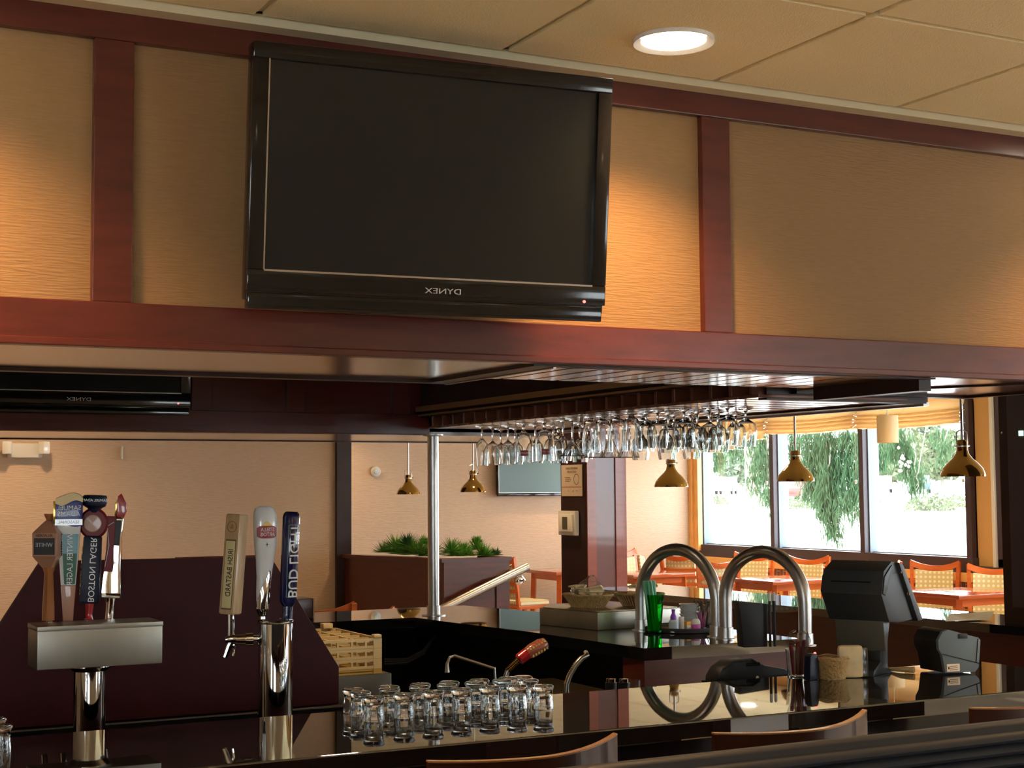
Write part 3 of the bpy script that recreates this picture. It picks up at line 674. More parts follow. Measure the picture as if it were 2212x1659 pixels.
CH = [(1378, 9.2, 15, 'cherry dining chair with patterned pad, just right of the column'),
      (1432, 9.75, 10, 'cherry dining chair seen through the left steel arch, behind the first table'),
      (1608, 9.7, -60, 'cherry dining chair with patterned back framed by the right steel arch'),
      (1724, 9.7, -60, 'cherry dining chair beneath the middle window, right of the second steel arch top'),
      (2006, 9.95, -55, 'cherry dining chair with patterned back just right of the register'),
      (2134, 9.93, -55, 'rightmost cherry dining chair, partly hidden by the dark post'),
      ]
for (u, X, rz, lb) in CH:
    q = at(u, 1200, X=X); o = chair(lb, (q.x, q.y, 0), RD(rz), c0)
    if not c0: c0 = o
q = at(1492, 1210, X=8.95); chair('ladder-back cherry dining chair seen from behind inside the left steel arch', (q.x-.1, q.y-.45, 0), RD(172), c0)
q = at(1545, 1210, X=9.9); chair('cherry dining chair by the window, a corner of it showing between the two steel arches', (q.x-.35, q.y, 0), RD(120), c0)
q = at(1825, 1210, X=9.0); chair('cherry dining chair hidden behind the register except its left edge', (q.x, q.y, 0), RD(150), c0)
q = at(1950, 1210, X=9.9); chair('cherry dining chair whose curved top rail shows above the register', (q.x-.3, q.y+.2, 0), RD(205), c0)
q = at(1152, 1207, Y=14.2); chair('cherry dining chair at the far wall just beyond the planter end', (q.x-.15, q.y, 0), RD(100), c0)
q = at(688, 1300, Z=.93); chair('light wooden chair top showing above the far counter, left one of a pair', (q.x, q.y, 0), RD(160), c0)
q = at(735, 1318, Z=.93); chair('light wooden chair top showing above the far counter, right one of a pair', (q.x, q.y+.05, 0), RD(200), c0)
q = at(5, 1328, Z=.93); chair('orange wooden chair back at the extreme left, beyond the far counter', (q.x, q.y, 0), RD(180), c0)
q = at(1410, 1243, Z=.76); t0 = table('cherry dining table behind the left steel arch', (8.62, 13.6, 0), 0)
q = at(1616, 1254, Z=.76); table('cherry dining table behind the right steel arch, its corner pointing left', (q.x+.46, q.y+.10, 0), 0, t0)
q = at(1985, 1278, Z=.76); table('cherry dining table at the right, running behind the dark post', (q.x+.33, q.y-.14, 0), 0, t0)
table('small cherry table top by the far wall, right of the planter chair', (at(1172, 1262, Y=14.35).x+.45, 14.55, 0), 0, t0)
for (u, v, X, nm) in ((1672, 1251, 9.25, 'white place card sheet lying on the table behind the right steel arch'), (2068, 1277, 9.4, 'white sheet lying on the table at the right')):
    q = at(u, v, Z=.762); MB_ = MB().box(-.09, .09, -.07, .07, 0, .003).build('paper_sheet', 'paper', loc=(q.x, q.y, .761)); tag(MB_, nm, 'paper')
q = at(2090, 1338, Z=1.0)
tag(MB().add([(-.20, -.06, .004), (.05, -.10, .004), (.20, .02, .03), (-.02, .10, .02), (0, 0, .002)], [(0, 1, 4), (1, 2, 4), (2, 3, 4), (3, 0, 4)]).build('folded_menu', 'paper', smooth=0, loc=(q.x, q.y, 1.0)), 'creased white menu sheet lying on the half wall cap by the post', 'menu')
# heater grilles below the window ledge
def grille(y0, y1, label):
    t = thing('heater_grille', label, 'heater grille', (10.28, (y0+y1)/2, 0), 0, 'yellow heater grilles')
    MB().box(10.28, 10.355, y0, y1, 0, .62).build('cabinet', 'grille_yellow', t, world=True, smooth=0, bevel=.004)
    s = MB()
    n = 4
    for k in range(n):
        a = y0+(y1-y0)*(k+.12)/n; b = y0+(y1-y0)*(k+.88)/n
        for z in range(9): s.box(10.276, 10.281, a, b, .35+z*.026, .362+z*.026)
    s.build('slots', 'grille_dark', t, world=True, smooth=0)
ys_ = [15.1, 13.4, 11.7, 10.0, 8.3, 6.6]
wn = ['deep behind the chairs at the far end', 'behind the chair framed by the right steel arch', 'hidden behind the register', 'between the two right-hand chairs', 'next to the dark post']
for i in range(5): grille(ys_[i+1]+.02, ys_[i]-.02, 'sunlit yellow heater grille under the windows, '+wn[i])
# ------------------------------------------------------------------ roman blinds
def blind(y0, y1, label, zb=2.25):
    t = thing('roman_blind', label, 'blind', (10.33, (y0+y1)/2, zb), 0, 'tan roman blinds')
    prof = [(10.34, 2.62), (10.335, 2.50), (10.32, 2.42), (10.27, 2.385), (10.325, 2.37), (10.26, 2.345), (10.32, 2.33), (10.25, 2.305), (10.315, 2.29), (10.255, zb), (10.33, zb-.005)]
    n = 18; rings = []
    for j, (x, z) in enumerate(prof):
        rings.append([Vector((x+.006*sin(i*1.7+j*2), y0+(y1-y0)*i/n, z-.02*sin(pi*i/n)*(1 if j > 2 else .2)+.004*sin(i*2.3+j))) for i in range(n+1)])
    w = MB(); m_ = n+1
    for off in (0, .003):
        base = len(w.v); w.v += [p+Vector((off, 0, 0)) for r_ in rings for p in r_]
        for j in range(len(rings)-1):
            for i in range(n): w.f.append((base+j*m_+i, base+j*m_+i+1, base+(j+1)*m_+i+1, base+(j+1)*m_+i))
    w.build('cloth', 'blind_cloth', t, world=True, smooth=80)
    MB().box(10.30, 10.36, y0, y1, 2.60, 2.65).build('head_rail', 'paint_orange', t, world=True)
    MB().tube([(10.33, y0+.04, 2.6), (10.335, y0+.045, 1.9), (10.335, y0+.05, 1.72)], .0025, 6).build('pull_cord', 'white_plastic', t, world=True)
    MB().lathe([(0, -.02), (.012, -.015), (.012, .015), (0, .02)], (10.335, y0+.05, 1.70), 10).build('cord_knob', 'white_gloss', t, world=True)
blind(13.68, 15.16, 'tan roman blind bunched over the left window, behind the hanging glasses', 2.20)
blind(12.17, 13.68, 'tan roman blind bunched over the middle window')
blind(10.64, 12.17, 'tan roman blind bunched over the right window, behind the drum lamp')
# ------------------------------------------------------------------ outside
g = MB(); N = 12
def gz(x): return -.35 if x < 14 else -.35+(x-14)*.0168
for i in range(N):
    x0 = 10.62 if i == 0 else 14+(i-1)*25; x1 = 14+i*25
    g.add([(x0, -120, gz(x0)), (x1, -120, gz(x1)), (x1, 260, gz(x1)), (x0, 260, gz(x0))], [(0, 1, 2, 3)])
struct(g.build('ground_outside', 'asphalt', smooth=0))
struct(MB().box(-60, -4.5, -120, 260, -.5, -.1).box(-4.5, 10.6, -60, -4.5, -.5, -.1).build('ground_front', 'asphalt', smooth=0))
def far(u, v, d):
    q = at(u, v, X=d); return q
def car(name, label, u, X, m, L=4.6, H=1.62, kind='suv', rz=0):
    q = at(u, 1046, X=X); z0 = gz(X)
    t = thing(name, label, 'car', (q.x, q.y, z0), rz)
    y = lambda s: s*L/2
    pr = [(-1, .35), (-1, .75), (-.93, .95), (-.5, 1.02), (-.30, 1.50), (-.2, H), (.72, H), (.86, 1.45), (.95, 1.0), (1, .9), (1, .35)]
    MB().prism([(y(a), b) for a, b in pr], -.9, .9, 'x').build('body', m, t, bevel=.04)
    gl = [(-.44, 1.04), (-.27, 1.46), (-.17, H-.08), (.68, H-.08), (.80, 1.42), (.86, 1.04)]
    MB().prism([(y(a), b) for a, b in gl], -.915, .915, 'x').build('windows', 'car_glass', t)
    for a in (-.62, .62):
        for x in (-.88, .72): MB().lathe([(0, 0), (.36, 0), (.36, .2), (0, .2)], (x, y(a), .36), 20, Matrix.Rotation(RD(90), 4, 'Y')).build('wheel', 'tyre', t)
        MB().lathe([(0, 0), (.21, 0), (.2, .02), (0, .02)], (-.90, y(a), .36), 16, Matrix.Rotation(RD(90), 4, 'Y')).build('hubcap', 'car_white', t)
    return t
car('parked_car', 'blue sport utility car parked beyond the right window', 1985, 95, 'car_blue', rz=RD(-40))
car('parked_car', 'white off-road car with a dark wheel, seen through the left window', 1568, 92, 'car_white', L=4.2, H=1.8, rz=RD(-45))
car('parked_car', 'small red and white car half hidden by the pendant in the middle window', 1728, 72, 'car_red', L=4.0, H=1.4, rz=RD(-60))
car('parked_car', 'pale car at the left side of the right window', 1905, 98, 'car_white', rz=RD(-40))
def shrub(u, X, w_, h_, label):
    q = at(u, 1090, X=X); z0 = gz(X); s = MB()
    for k in range(420):
        a = random.uniform(0, 2*pi); r = random.random()**.5; p = Vector((cos(a)*r*w_*.5, sin(a)*r*w_*.5, h_*random.random()*(1-r*r*.7)))
        d = Vector((random.uniform(-1, 1), random.uniform(-1, 1), random.uniform(-.2, 1))).normalized()*h_*.2; n = d.cross(Vector((1, .3, .2))).normalized()*h_*.08
        s.add([p-n, p+n, p+d], [(0, 1, 2)])
    tag(s.build('shrub', 'hedge', smooth=0, loc=(q.x, q.y, z0-.03)), label, 'shrub', 'low shrubs at the edge of the car park')
shrub(1538, 62, 2.5, .8, 'low shrub bed across the lot, seen at the left of the left window')
shrub(1655, 60, 2.6, .8, 'low shrub bed across the lot, at the right of the left window')
shrub(1718, 56, 2.8, .8, 'low shrub bed under the red car in the middle window')
shrub(2008, 56, 2.6, 1.0, 'rounded shrub across the lot in the right window')
shrub(2078, 62, 2.6, .8, 'low green shrub bed at the right of the right window')
def tree(u, X, w_, h_, label, m='hill_green'):
    q = at(u, 1000, X=X); z0 = gz(X); t = thing('tree', label, 'tree', (q.x, q.y, z0), 0, 'trees on the rise beyond the car park')
    s = MB()
    for k in range(900):
        a = random.uniform(0, 2*pi); zz = random.random(); r = random.random()**.5*(1-abs(zz*2-1)**2.2*.6)
        p = Vector((cos(a)*r*w_*.5, sin(a)*r*w_*.5, h_*(.12+.88*zz))); d = Vector((random.uniform(-1, 1), random.uniform(-1, 1), random.uniform(-.6, 1))).normalized()*w_*.09; n = d.cross(Vector((1, .3, .2))).normalized()*w_*.04
        s.add([p-n, p+n, p+d], [(0, 1, 2)])
    s.build('crown', m, t, smooth=0); MB().tube([(0, 0, 0), (0, 0, h_*.6)], w_*.03, 8).build('trunk', 'bark', t)
tree(1925, 130, 9, 8.0, 'green tree on the rise at the left of the right window', 'hedge')
tree(1975, 150, 11, 9.5, 'broad tree on the rise behind the blue car')
tree(2035, 140, 8, 7.0, 'pale thin tree on the rise right of the blue car', 'hedge')
tree(1600, 150, 9, 6, 'small tree on the rise in the left window')
# weeping evergreen just outside, its branches hanging into the view
def hanging(label, strands, X):
    t = thing('weeping_evergreen', label, 'tree', (X, at(1700, 1000, X=X).y, gz(X)))
    t0 = t.location
    MB().tube([t0+Vector((1.6, 3.0, 0)), t0+Vector((1.4, 2.8, 2.5)), t0+Vector((.6, 2.0, 5))], [.16, .13, .08], 10).build('trunk', 'bark', t, world=True)
    br = MB(); lf = MB()
    for (u, v0, v1, wpx, dens) in strands:
        a = at(u, v0, X=X+random.uniform(-.3, .3)); b = at(u+random.uniform(-8, 8), v1, X=X); L = (a-b).length
        top = a+Vector((random.uniform(0, .4), random.uniform(-.2, .5), .8))
        pts = [top]+[a.lerp(b, i/6)+Vector((random.uniform(-.02, .02), random.uniform(-.03, .03), 0)) for i in range(7)]
        br.tube(pts, [.008]*4+[.005]*4, 5)
        for k in range(int(dens)):
            s = random.random(); p = a.lerp(b, s); ww = wpx/3250*20*.5*(.35+.65*(1-abs(2*s-.8)**1.4 if abs(2*s-.8) < 1 else .25))
            p = p+Vector((random.gauss(0, .08), random.gauss(0, max(ww, .01)*.6), random.uniform(-.05, .05)))
            l = random.uniform(.08, .2); dx = Vector((random.gauss(0, .035), random.gauss(0, .05), -l)); n = Vector((random.uniform(-.3, .3), 1, 0)).normalized()*random.uniform(.008, .016)
            m_ = p+dx*.45
            lf.add([p, m_+n, p+dx, m_-n], [(0, 1, 2, 3)])
    br.build('hanging_branches', 'bark', t, world=True); lf.build('foliage', 'leaf_cloth', t, world=True, smooth=0)
    return t
ST = [(1545, 930, 1010, 30, 330), (1560, 940, 1000, 26, 200), (1580, 930, 985, 22, 160), (1630, 935, 1060, 30, 420), (1645, 930, 1030, 34, 460), (1655, 960, 1090, 26, 330), (1664, 940, 1080, 24, 300), (1668, 1040, 1118, 12, 90),
      (1715, 925, 990, 34, 380), (1745, 925, 1070, 40, 620), (1765, 925, 1085, 44, 800), (1785, 925, 1110, 46, 950), (1800, 940, 1150, 44, 950), (1808, 980, 1172, 30, 450), (1790, 1000, 1120, 36, 520), (1825, 925, 1105, 44, 800), (1845, 925, 1080, 40, 620), (1850, 1000, 1120, 24, 260), (1865, 925, 1060, 30, 380), (1775, 950, 1040, 44, 600),
      (1905, 930, 1010, 24, 260), (1925, 925, 990, 20, 160), (1950, 925, 985, 24, 220), (1958, 960, 1030, 24, 240), (1975, 985, 1050, 16, 140), (1985, 1000, 1060, 12, 80), (2035, 915, 960, 12, 60), (2042, 940, 1000, 14, 90), (1870, 990, 1090, 20, 160)]
tr = hanging('weeping evergreen outside, its drooping green branches filling the middle window', ST, 14.5)
q = at(1953, 988, X=14.3)
w = MB()
for k in range(14): w.lathe([(0, -.025), (.02, -.012), (.022, .01), (0, .03)], q+Vector((random.gauss(0, .04), random.gauss(0, .06), random.gauss(0, .09))), 7)
w.build('cones', 'bark', tr, world=True)
# ------------------------------------------------------------------ hanging stemware
def wineglass(name, label, bowl, H, rb, cat='wine glass'):
    """upside down, foot at local z=0, rim at -H; bowl = outer profile (r, depth below foot)"""
    th = .0022
    out = [(0, -.001), (rb, -.0015), (rb, -.003), (.012, -.006)]
    st = [(r, -z) for r, z in bowl]
    inner = [(max(r-th, 0), -z) for r, z in reversed(bowl[2:])]+[(0, -bowl[2][1]-.004)]
    t = thing(name, label, cat, (0, 0, 0))
    MB().lathe([(0, 0), (rb, -.001), (rb, -.003), (.010, -.008)]+st+inner, (0, 0, 0), 20).build('glass_body', 'glass', t, smooth=60)
    return t
# bowl profiles: stem, then bowl
WHITE = [(.0045, .014), (.004, .065), (.010, .072), (.030, .088), (.040, .110), (.0385, .135), (.033, .170)]
RED = [(.0045, .014), (.004, .050), (.010, .056), (.032, .070), (.044, .095), (.043, .120), (.036, .152)]
CHAL = [(.006, .014), (.006, .030), (.012, .036), (.030, .050), (.040, .075), (.042, .110), (.041, .168)]
FLUTE = [(.0045, .014), (.004, .052), (.010, .060), (.026, .080), (.030, .120), (.027, .178)]
MART = [(.0045, .014), (.004, .080), (.006, .085), (.028, .118), (.048, .150), (.050, .153)]
PINT = [(.012, .010), (.012, .014), (.026, .022), (.033, .060), (.038, .110), (.037, .142)]
SHORT = [(.0045, .014), (.004, .034), (.012, .040), (.034, .056), (.040, .080), (.039, .100), (.033, .138)]
G = {}
kinds = {'white': (WHITE, .170, 'wine glass'), 'red': (RED, .152, 'wine glass'), 'chal': (CHAL, .168, 'beer chalice'), 'flute': (FLUTE, .178, 'flute glass'), 'mart': (MART, .153, 'martini glass'), 'pint': (PINT, .142, 'footed beer glass'), 'short': (SHORT, .138, 'wine glass')}
nm = {'white': 'tall upside-down wine glass', 'red': 'round upside-down wine glass', 'chal': 'upside-down chalice', 'flute': 'upside-down tall flute', 'mart': 'upside-down martini glass', 'pint': 'upside-down footed beer glass', 'short': 'short-stemmed upside-down wine glass'}
HG = [('flute', 1041, 3.02), ('white', 1064, 3.06), ('white', 1082, 3.20), ('white', 1097, 3.05), ('chal', 1131, 3.03), ('white', 1113, 3.22), ('white', 1156, 3.18), ('chal', 1176, 3.04), ('red', 1195, 3.22), ('white', 1216, 3.02), ('chal', 1206, 3.36), ('mart', 1236, 3.03),
      ('white', 1252, 3.24), ('red', 1262, 3.38), ('mart', 1284, 3.24), ('pint', 1276, 3.03), ('mart', 1318, 3.32), ('pint', 1302, 3.03), ('mart', 1356, 3.42), ('pint', 1334, 3.05), ('pint', 1364, 3.03), ('white', 1383, 3.30), ('pint', 1392, 3.16),
      ('short', 1396, 3.04), ('short', 1421, 3.03), ('white', 1440, 3.32), ('red', 1444, 3.12), ('short', 1456, 3.24), ('short', 1478, 3.08), ('white', 1494, 3.40), ('red', 1506, 3.14), ('short', 1492, 3.24), ('red', 1532, 3.06), ('short', 1536, 3.36), ('red', 1551, 3.26), ('short', 1572, 3.10), ('short', 1611, 3.22), ('short', 1590, 3.40)]
HG.sort(key=lambda q: q[1])
cnt = {}; tot = {}
for kd, u, X in HG: tot[kd] = tot.get(kd, 0)+1
used = set()
for kd, u, X in HG:
    prof, H, cat = kinds[kd]
    y = at(u, 915, X=X).y
    y = 4.021+.112*(round((y-4.021-.056)/.112))+.056
    x = X
    while (round(y, 2), round(x, 2)) in used: x += .09
    for dx in (.09, -.09): used.add((round(y, 2), round(x, 2)))
    # keep the picture column: slide x a little along its slot
    tx = at(u, 915, Y=y).x
    x = min(max(tx, 2.95), 3.46)
    i = cnt.get(kd, 0); cnt[kd] = i+1
    lb = '%s, %s from left of %d alike in the rack' % (nm[kd], ORD[i], tot[kd])
    if tot[kd] == 1: lb = nm[kd]+' hanging at the left end of the side rack'
    if kd not in G:
        g = wineglass({'mart': 'martini_glass', 'pint': 'beer_glass', 'chal': 'beer_chalice', 'flute': 'flute_glass'}.get(kd, 'wine_glass'), lb, prof, H, .030 if kd != 'pint' else .026, cat)
        g.location = (x, y, 1.9345); G[kd] = g; o = g
    else: o = dup(G[kd], (x, y, 1.9345), None, lb)
    o['group'] = {'mart': 'martini glasses', 'pint': 'footed beer glasses', 'chal': 'beer chalices'}.get(kd, 'wine glasses')+' hanging in the side rack'
    if kd == 'chal' and i == 0:
        M = Matrix.Rotation(RD(-25), 4, 'Z'); w = MB()
        rs = []
        for a in range(-4, 5):
            an = RD(-115+a*5.5); rs.append([Vector((.0418*cos(an), .0418*sin(an), -.118)), Vector((.0418*cos(an), .0418*sin(an), -.142)), Vector((.0424*cos(an), .0424*sin(an), -.142)), Vector((.0424*cos(an), .0424*sin(an), -.118))])
        w.loft(rs).build('red_badge', 'red_logo', o)
        text('STELLA ARTOIS', .0075, 'lettering_white', o, (.0428*cos(RD(-115)), .0428*sin(RD(-115)), -.130), (cos(RD(-25)), sin(RD(-25)), 0), (0, 0, 1), sx=.8)
        o['label'] = 'upside-down chalice with a small red badge, hanging left of the martini glasses'
# ------------------------------------------------------------------ tumblers on the front counter
def tumbler(label, group):
    t = thing('shot_glass', label, 'glass', (0, 0, 0), 0, group)
    out = [(0, 0.0), (.0215, 0.0), (.0265, .001), (.0262, .004), (.0235, .014), (.0230, .030), (.0248, .045), (.0275, .052), (.0282, .056), (.0268, .0605), (.0, .0615)]
    inn = [(0, .046), (.018, .045), (.0205, .035), (.0208, .018), (.0235, .004), (.0245, .0)]
    # upside down: open end at z=0
    P = [(.0258, 0), (.0240, 0)]+[(.0240, .008), (.0226, .020), (.0210, .038), (.0185, .047), (0, .049)]
    Q = [(0, .0615), (.0245, .0612), (.0278, .0585), (.0282, .0555), (.0268, .0515), (.0245, .047), (.0240, .036), (.0252, .020), (.0266, .008), (.0262, .002), (.0258, 0)]
    MB().lathe(Q[:-1]+P, (0, 0, 0), 24).build('glass_body', 'glass', t, smooth=60)
    return t
rows = [('front row', [(22, 1632), (808, 1557), (873, 1550), (936, 1544), (997, 1538), (1058, 1533), (1117, 1530), (1174, 1530)]),
        ('second row', [(778, 1545), (842, 1538), (906, 1532), (966, 1527), (1026, 1522), (1085, 1517), (1142, 1516)]),
        ('third row', [(757, 1536), (826, 1527), (888, 1520), (949, 1515), (1010, 1509), (1072, 1504), (1119, 1506)])]
G0 = None
for rn, L_ in rows:
    n = 0
    for (u, v) in L_:
        q = at(u, v, Z=ZB); q.y = min(q.y, 3.745)
        if u == 22: q = at(-2, 1625, Z=ZB); lb = 'clear tumbler at the far left edge of the front counter'
        else: lb = '%s clear tumbler from the left in the %s on the front counter' % (ORD[n], rn); n += 1
        if G0 is None: G0 = tumbler(lb, 'upside-down tumblers on the front counter'); G0.location = q; 
        else: dup(G0, q, None, lb)
q = at(-14, 1608, Z=ZB); dup(G0, q, None, 'clear tumbler just behind the one at the far left edge of the counter')
# ------------------------------------------------------------------ bar stools and the near fluted rail
def stool(x, y, label, first=None):
    if first: return dup(first, (x, y, 0), None, label, 'dark wooden bar stools')
    t = thing('bar_stool', label, 'bar stool', (x, y, 0), 0, 'dark wooden bar stools')
    # sitter faces +Y, back toward -Y side; curved back
    rs = []; re = []
    for i in range(17):
        s = -1+2*i/16; X = s*.232; Y = -.23+.085*s*s*(1 if s > 0 else .55)-.02; z1 = 1.098+.018*s*s*(1 if s > 0 else .3); z0 = .90
        rs.append([Vector((X, Y-.008, z0)), Vector((X, Y+.008, z0)), Vector((X, Y+.008, z1)), Vector((X, Y-.008, z1))])
        re.append([Vector((X, Y-.0088, z1)), Vector((X, Y+.0088, z1)), Vector((X, Y+.0088, z1+.0035)), Vector((X, Y-.0088, z1+.0035))])
    b = MB().loft(rs).build('backrest', 'stool_wood', t); MB().loft(re).build('top_edge', 'stool_edge', b)
    MB().lathe([(0, .70), (.20, .70), (.215, .72), (.21, .75), (0, .765)], (0, 0, 0), 28).build('seat', 'black_rubber', t)
    for sx, sy in ((-1, -1), (1, -1), (-1, 1), (1, 1)): MB().beam((sx*.22, sy*.20, 0), (sx*.16, sy*.14, .70), .035, .035).build('leg', 'stool_wood', t)
    for sx in (-1, 1): MB().beam((sx*.17, -.14, .70), (sx*.20, -.205, .93), .03, .02).build('back_post', 'stool_wood', t)
    fr = MB()
    for sx in (-1, 1): fr.beam((sx*.205, -.185, .25), (sx*.205, .185, .25), .025, .025)
    for sy in (-1, 1): fr.beam((-.205, sy*.185, .3), (.205, sy*.185, .3), .025, .025)
    fr.build('footrest', 'stool_wood', t); return t
YS = 2.88
s0 = stool(1.49, YS+.13, 'dark curved bar stool back nearest the bottom centre, left of the other two')
stool(2.185, YS+.13, 'dark curved bar stool back in the middle, before the seam of the counter', s0)
stool(2.95, YS+.13, 'dark bar stool back cut off by the right edge of the view', s0)
t = thing('fluted_rail', 'dark ridged wooden rail crossing the bottom right corner in front of the stools', 'rail', (1.6, 2.0, 1.0))
prof = [(2.135, 1.10), (2.135, 1.195), (2.125, 1.203), (2.105, 1.203), (2.095, 1.197), (2.092, 1.188)]
z = 1.185; y = 2.085
for k in range(6):
    prof += [(y, z), (y-.009, z-.003), (y-.013, z-.010), (y-.009, z-.016), (y-.001, z-.018)]; z -= .020; y -= .006
prof += [(y, z), (y, 1.0), (2.135, 1.0)]
w = MB(); n = len(prof); vs = [(-.5, a-.035, b) for a, b in prof]+[(3.0, a-.0, b) for a, b in prof]
w.add([(x_, y_+.04, z_+.0) for x_, y_, z_ in vs], [tuple(range(n-1, -1, -1)), tuple(range(n, 2*n))]+[(i, (i+1) % n, n+(i+1) % n, n+i) for i in range(n)])
w.build('moulding', 'fluted', t, world=True, smooth=50)
MB().box(-.5, 3.0, 2.02, 2.12, 0, 1.0).build('panel', 'stool_wood', t, world=True, smooth=0)
# ------------------------------------------------------------------ beer tower A (box on a column)
def P4(u, v): return at(u, v, Y=4.0)
a = P4(79, 1358); b = P4(345, 1343); zt = (a.z+b.z)/2+.003; z0 = P4(200, 1440).z
bx0, bx1 = a.x, b.x+.004
t = thing('beer_tower', 'stainless T-shaped beer tower at left with four tap handles', 'beer tower', ((bx0+bx1)/2, 4.03, .84))
MB().box(bx0, bx1, 3.985, 4.125, z0, zt).build('tap_box', 'steel_box', t, world=True, bevel=.0025, smooth=35)
MB().box(bx0-.001, bx1+.001, 3.982, 4.128, zt-.012, zt+.001).build('box_lid', 'steel_box', t, world=True, bevel=.002)
cx = P4(195, 1500).x+.01
MB().tube([(cx, 4.055, .842), (cx, 4.055, z0)], .041, 32).build('column', 'chrome', t, world=True)
MB().lathe([(0, -.016), (.044, -.016), (.060, -.004), (.060, 0), (0, 0)], (cx, 4.055, z0), 32).build('collar', 'chrome', t, world=True)
def Y2(u, v): return at(u, v, Y=4.15)
def tap(cx, cy, z, name, label):
    """a faucet with its handle; handle base at z"""
    return thing(name, label, 'tap handle', (cx, cy, z))
HY = 4.15
faucets = []
for (u, s_) in ((107, .031), (148, .026), (190, .018), (237, .02)):
    q = Y2(u, 1345)
    w = MB().tube([(q.x, 4.125, zt-.06), (q.x, 4.19, zt-.06)], .012, 12).tube([(q.x, 4.15, zt-.075), (q.x, 4.15, zt+.004)], .010, 12).tube([(q.x, 4.17, zt-.06), (q.x, 4.195, zt-.12)], .008, 10)
    w.build('faucet', 'chrome', t, world=True)
def up(u, v): return at(u, v, Y=HY).z
VX = (1, 0, 0); VZ = (0, 0, 1)
yaw = lambda d: (cos(RD(d)), sin(RD(d)), 0)
# handle 1: brown paddle with tapered diamond head
q = Y2(104, 1340); h = up(104, 1110)-q.z
t = tap(q.x, HY, q.z, 'tap_handle', 'brown wooden tap handle with boxy head and black panel, leftmost on left tower')
k = h/.262
MB().lathe([(0, 0), (.0155*k, 0), (.0150*k, .03*k), (.011*k, .115*k), (.016*k, .13*k)], (0, 0, 0), 8, Matrix.Rotation(RD(20), 4, 'Z')).build('neck', 'brown_handle', t, smooth=20)
def sq(r, z, rx=1, n=4, a0=45): return [Vector((r*rx*cos(RD(a0+90*i)), r*cos(0)*sin(RD(a0+90*i)), z)) for i in range(4)]
Rh = Matrix.Rotation(RD(-32), 4, 'Z')
w = MB().loft([sq(.014*k, .125*k), sq(.043*k, .158*k), sq(.045*k, .215*k), sq(.020*k, .238*k), sq(.010*k, .246*k)]).xf(Rh); w.build('head', 'copper_face', t, smooth=0, bevel=.002)
MB().lathe([(.007*k, .240*k), (.008*k, .248*k), (.0135*k, .260*k), (.013*k, .262*k), (0, .262*k)], (0, 0, 0), 14).build('finial', 'brown_handle', t)
def facept(deg, dist, z): return Vector((dist*sin(RD(deg)), -dist*cos(RD(deg)), z))
ang = -32
n1 = Rh @ Vector((0, -1, 0)); r1 = Rh @ Vector((1, 0, 0))
w = MB().box(-.026*k, .026*k, -.0325*k, -.0305*k, .162*k, .203*k).xf(Rh); w.build('black_panel', 'black_plastic', t, smooth=0)
text('WHITE', .014*k, 'lettering_silver', t, n1*.0332*k+Vector((0, 0, .186*k)), r1, VZ)
text('ALLAGASH', .0088*k, 'lettering_dark', t, n1*.0330*k+Vector((0, 0, .209*k)), r1, VZ)
r2 = Rh @ Vector((0, 1, 0)); n2 = Rh @ Vector((1, 0, 0))
text('ALLAGASH', .0115*k, 'lettering_dark', t, n2*.0325*k+Vector((0, 0, .186*k)), (0, 0, 1), -r2)
# handle 2: seasonal, white/green with blue cap
q = Y2(147, 1343); h = up(147, 1066)-q.z; k = h/.30
t = tap(q.x, HY, q.z, 'tap_handle', 'white and green tap handle with blue and cream cap, second on left tower')
R2 = Matrix.Rotation(RD(-14), 4, 'Z')
def rect(wx, wy, z, dx=0): return [Vector((dx-wx, -wy, z)), Vector((dx+wx, -wy, z)), Vector((dx+wx, wy, z)), Vector((dx-wx, wy, z))]
MB().loft([rect(.011*k, .010*k, 0), rect(.013*k, .012*k, .03*k), rect(.017*k, .015*k, .085*k)]).xf(R2).build('foot', 'copper_face', t, bevel=.002)
MB().loft([rect(.017*k, .015*k, .085*k), rect(.026*k, .020*k, .215*k), rect(.028*k, .022*k, .245*k)]).xf(R2).build('shaft', 'white_gloss', t, bevel=.003)
MB().loft([rect(.012*k, .001, .088*k), rect(.019*k, .001, .205*k)]).xf(R2 @ Matrix.Translation((.003*k, -.0128*k, 0)) @ Matrix.Rotation(RD(2.2), 4, 'X')).build('green_label', 'green_label', t, smooth=0)
MB().loft([rect(.017*k, .001, .160*k), rect(.019*k, .001, .205*k)]).xf(R2 @ Matrix.Translation((.003*k, -.0133*k, 0)) @ Matrix.Rotation(RD(2.2), 4, 'X')).build('teal_label', 'teal_label', t, smooth=0)
n1 = R2 @ Vector((0, -1, 0)); r1 = R2 @ Vector((1, 0, 0))
text('WINTER LAGER', .0185*k, 'lettering_white', t, n1*.0232*k+r1*.004*k+Vector((0, 0, .147*k)), (0, 0, 1), -r1, sx=.95)
rs = []
for i in range(11):
    s = -1+2*i/10; wv = .006*k*sin(s*3.0)
    rs.append([R2 @ Vector((s*.030*k, -.028*k, .225*k-wv*.5)), R2 @ Vector((s*.030*k, .022*k, .225*k)), R2 @ Vector((s*.030*k, .022*k, .278*k+wv)), R2 @ Vector((s*.030*k, -.028*k, .278*k+wv))])
MB().loft(rs).build('blue_cap', 'blue_label', t, bevel=.002)
rs = []
for i in range(11):
    s = -1+2*i/10; wv = .006*k*sin(s*3.0); tz = .012*k*(1-s*s)
    rs.append([R2 @ Vector((s*.031*k, -.029*k, .278*k+wv)), R2 @ Vector((s*.031*k, .023*k, .278*k+wv)), R2 @ Vector((s*.031*k, .020*k, .290*k+tz+wv*.4)), R2 @ Vector((s*.031*k, -.024*k, .288*k+tz+wv*.6))])
MB().loft(rs).build('cream_crest', 'cream_cap', t, smooth=60)
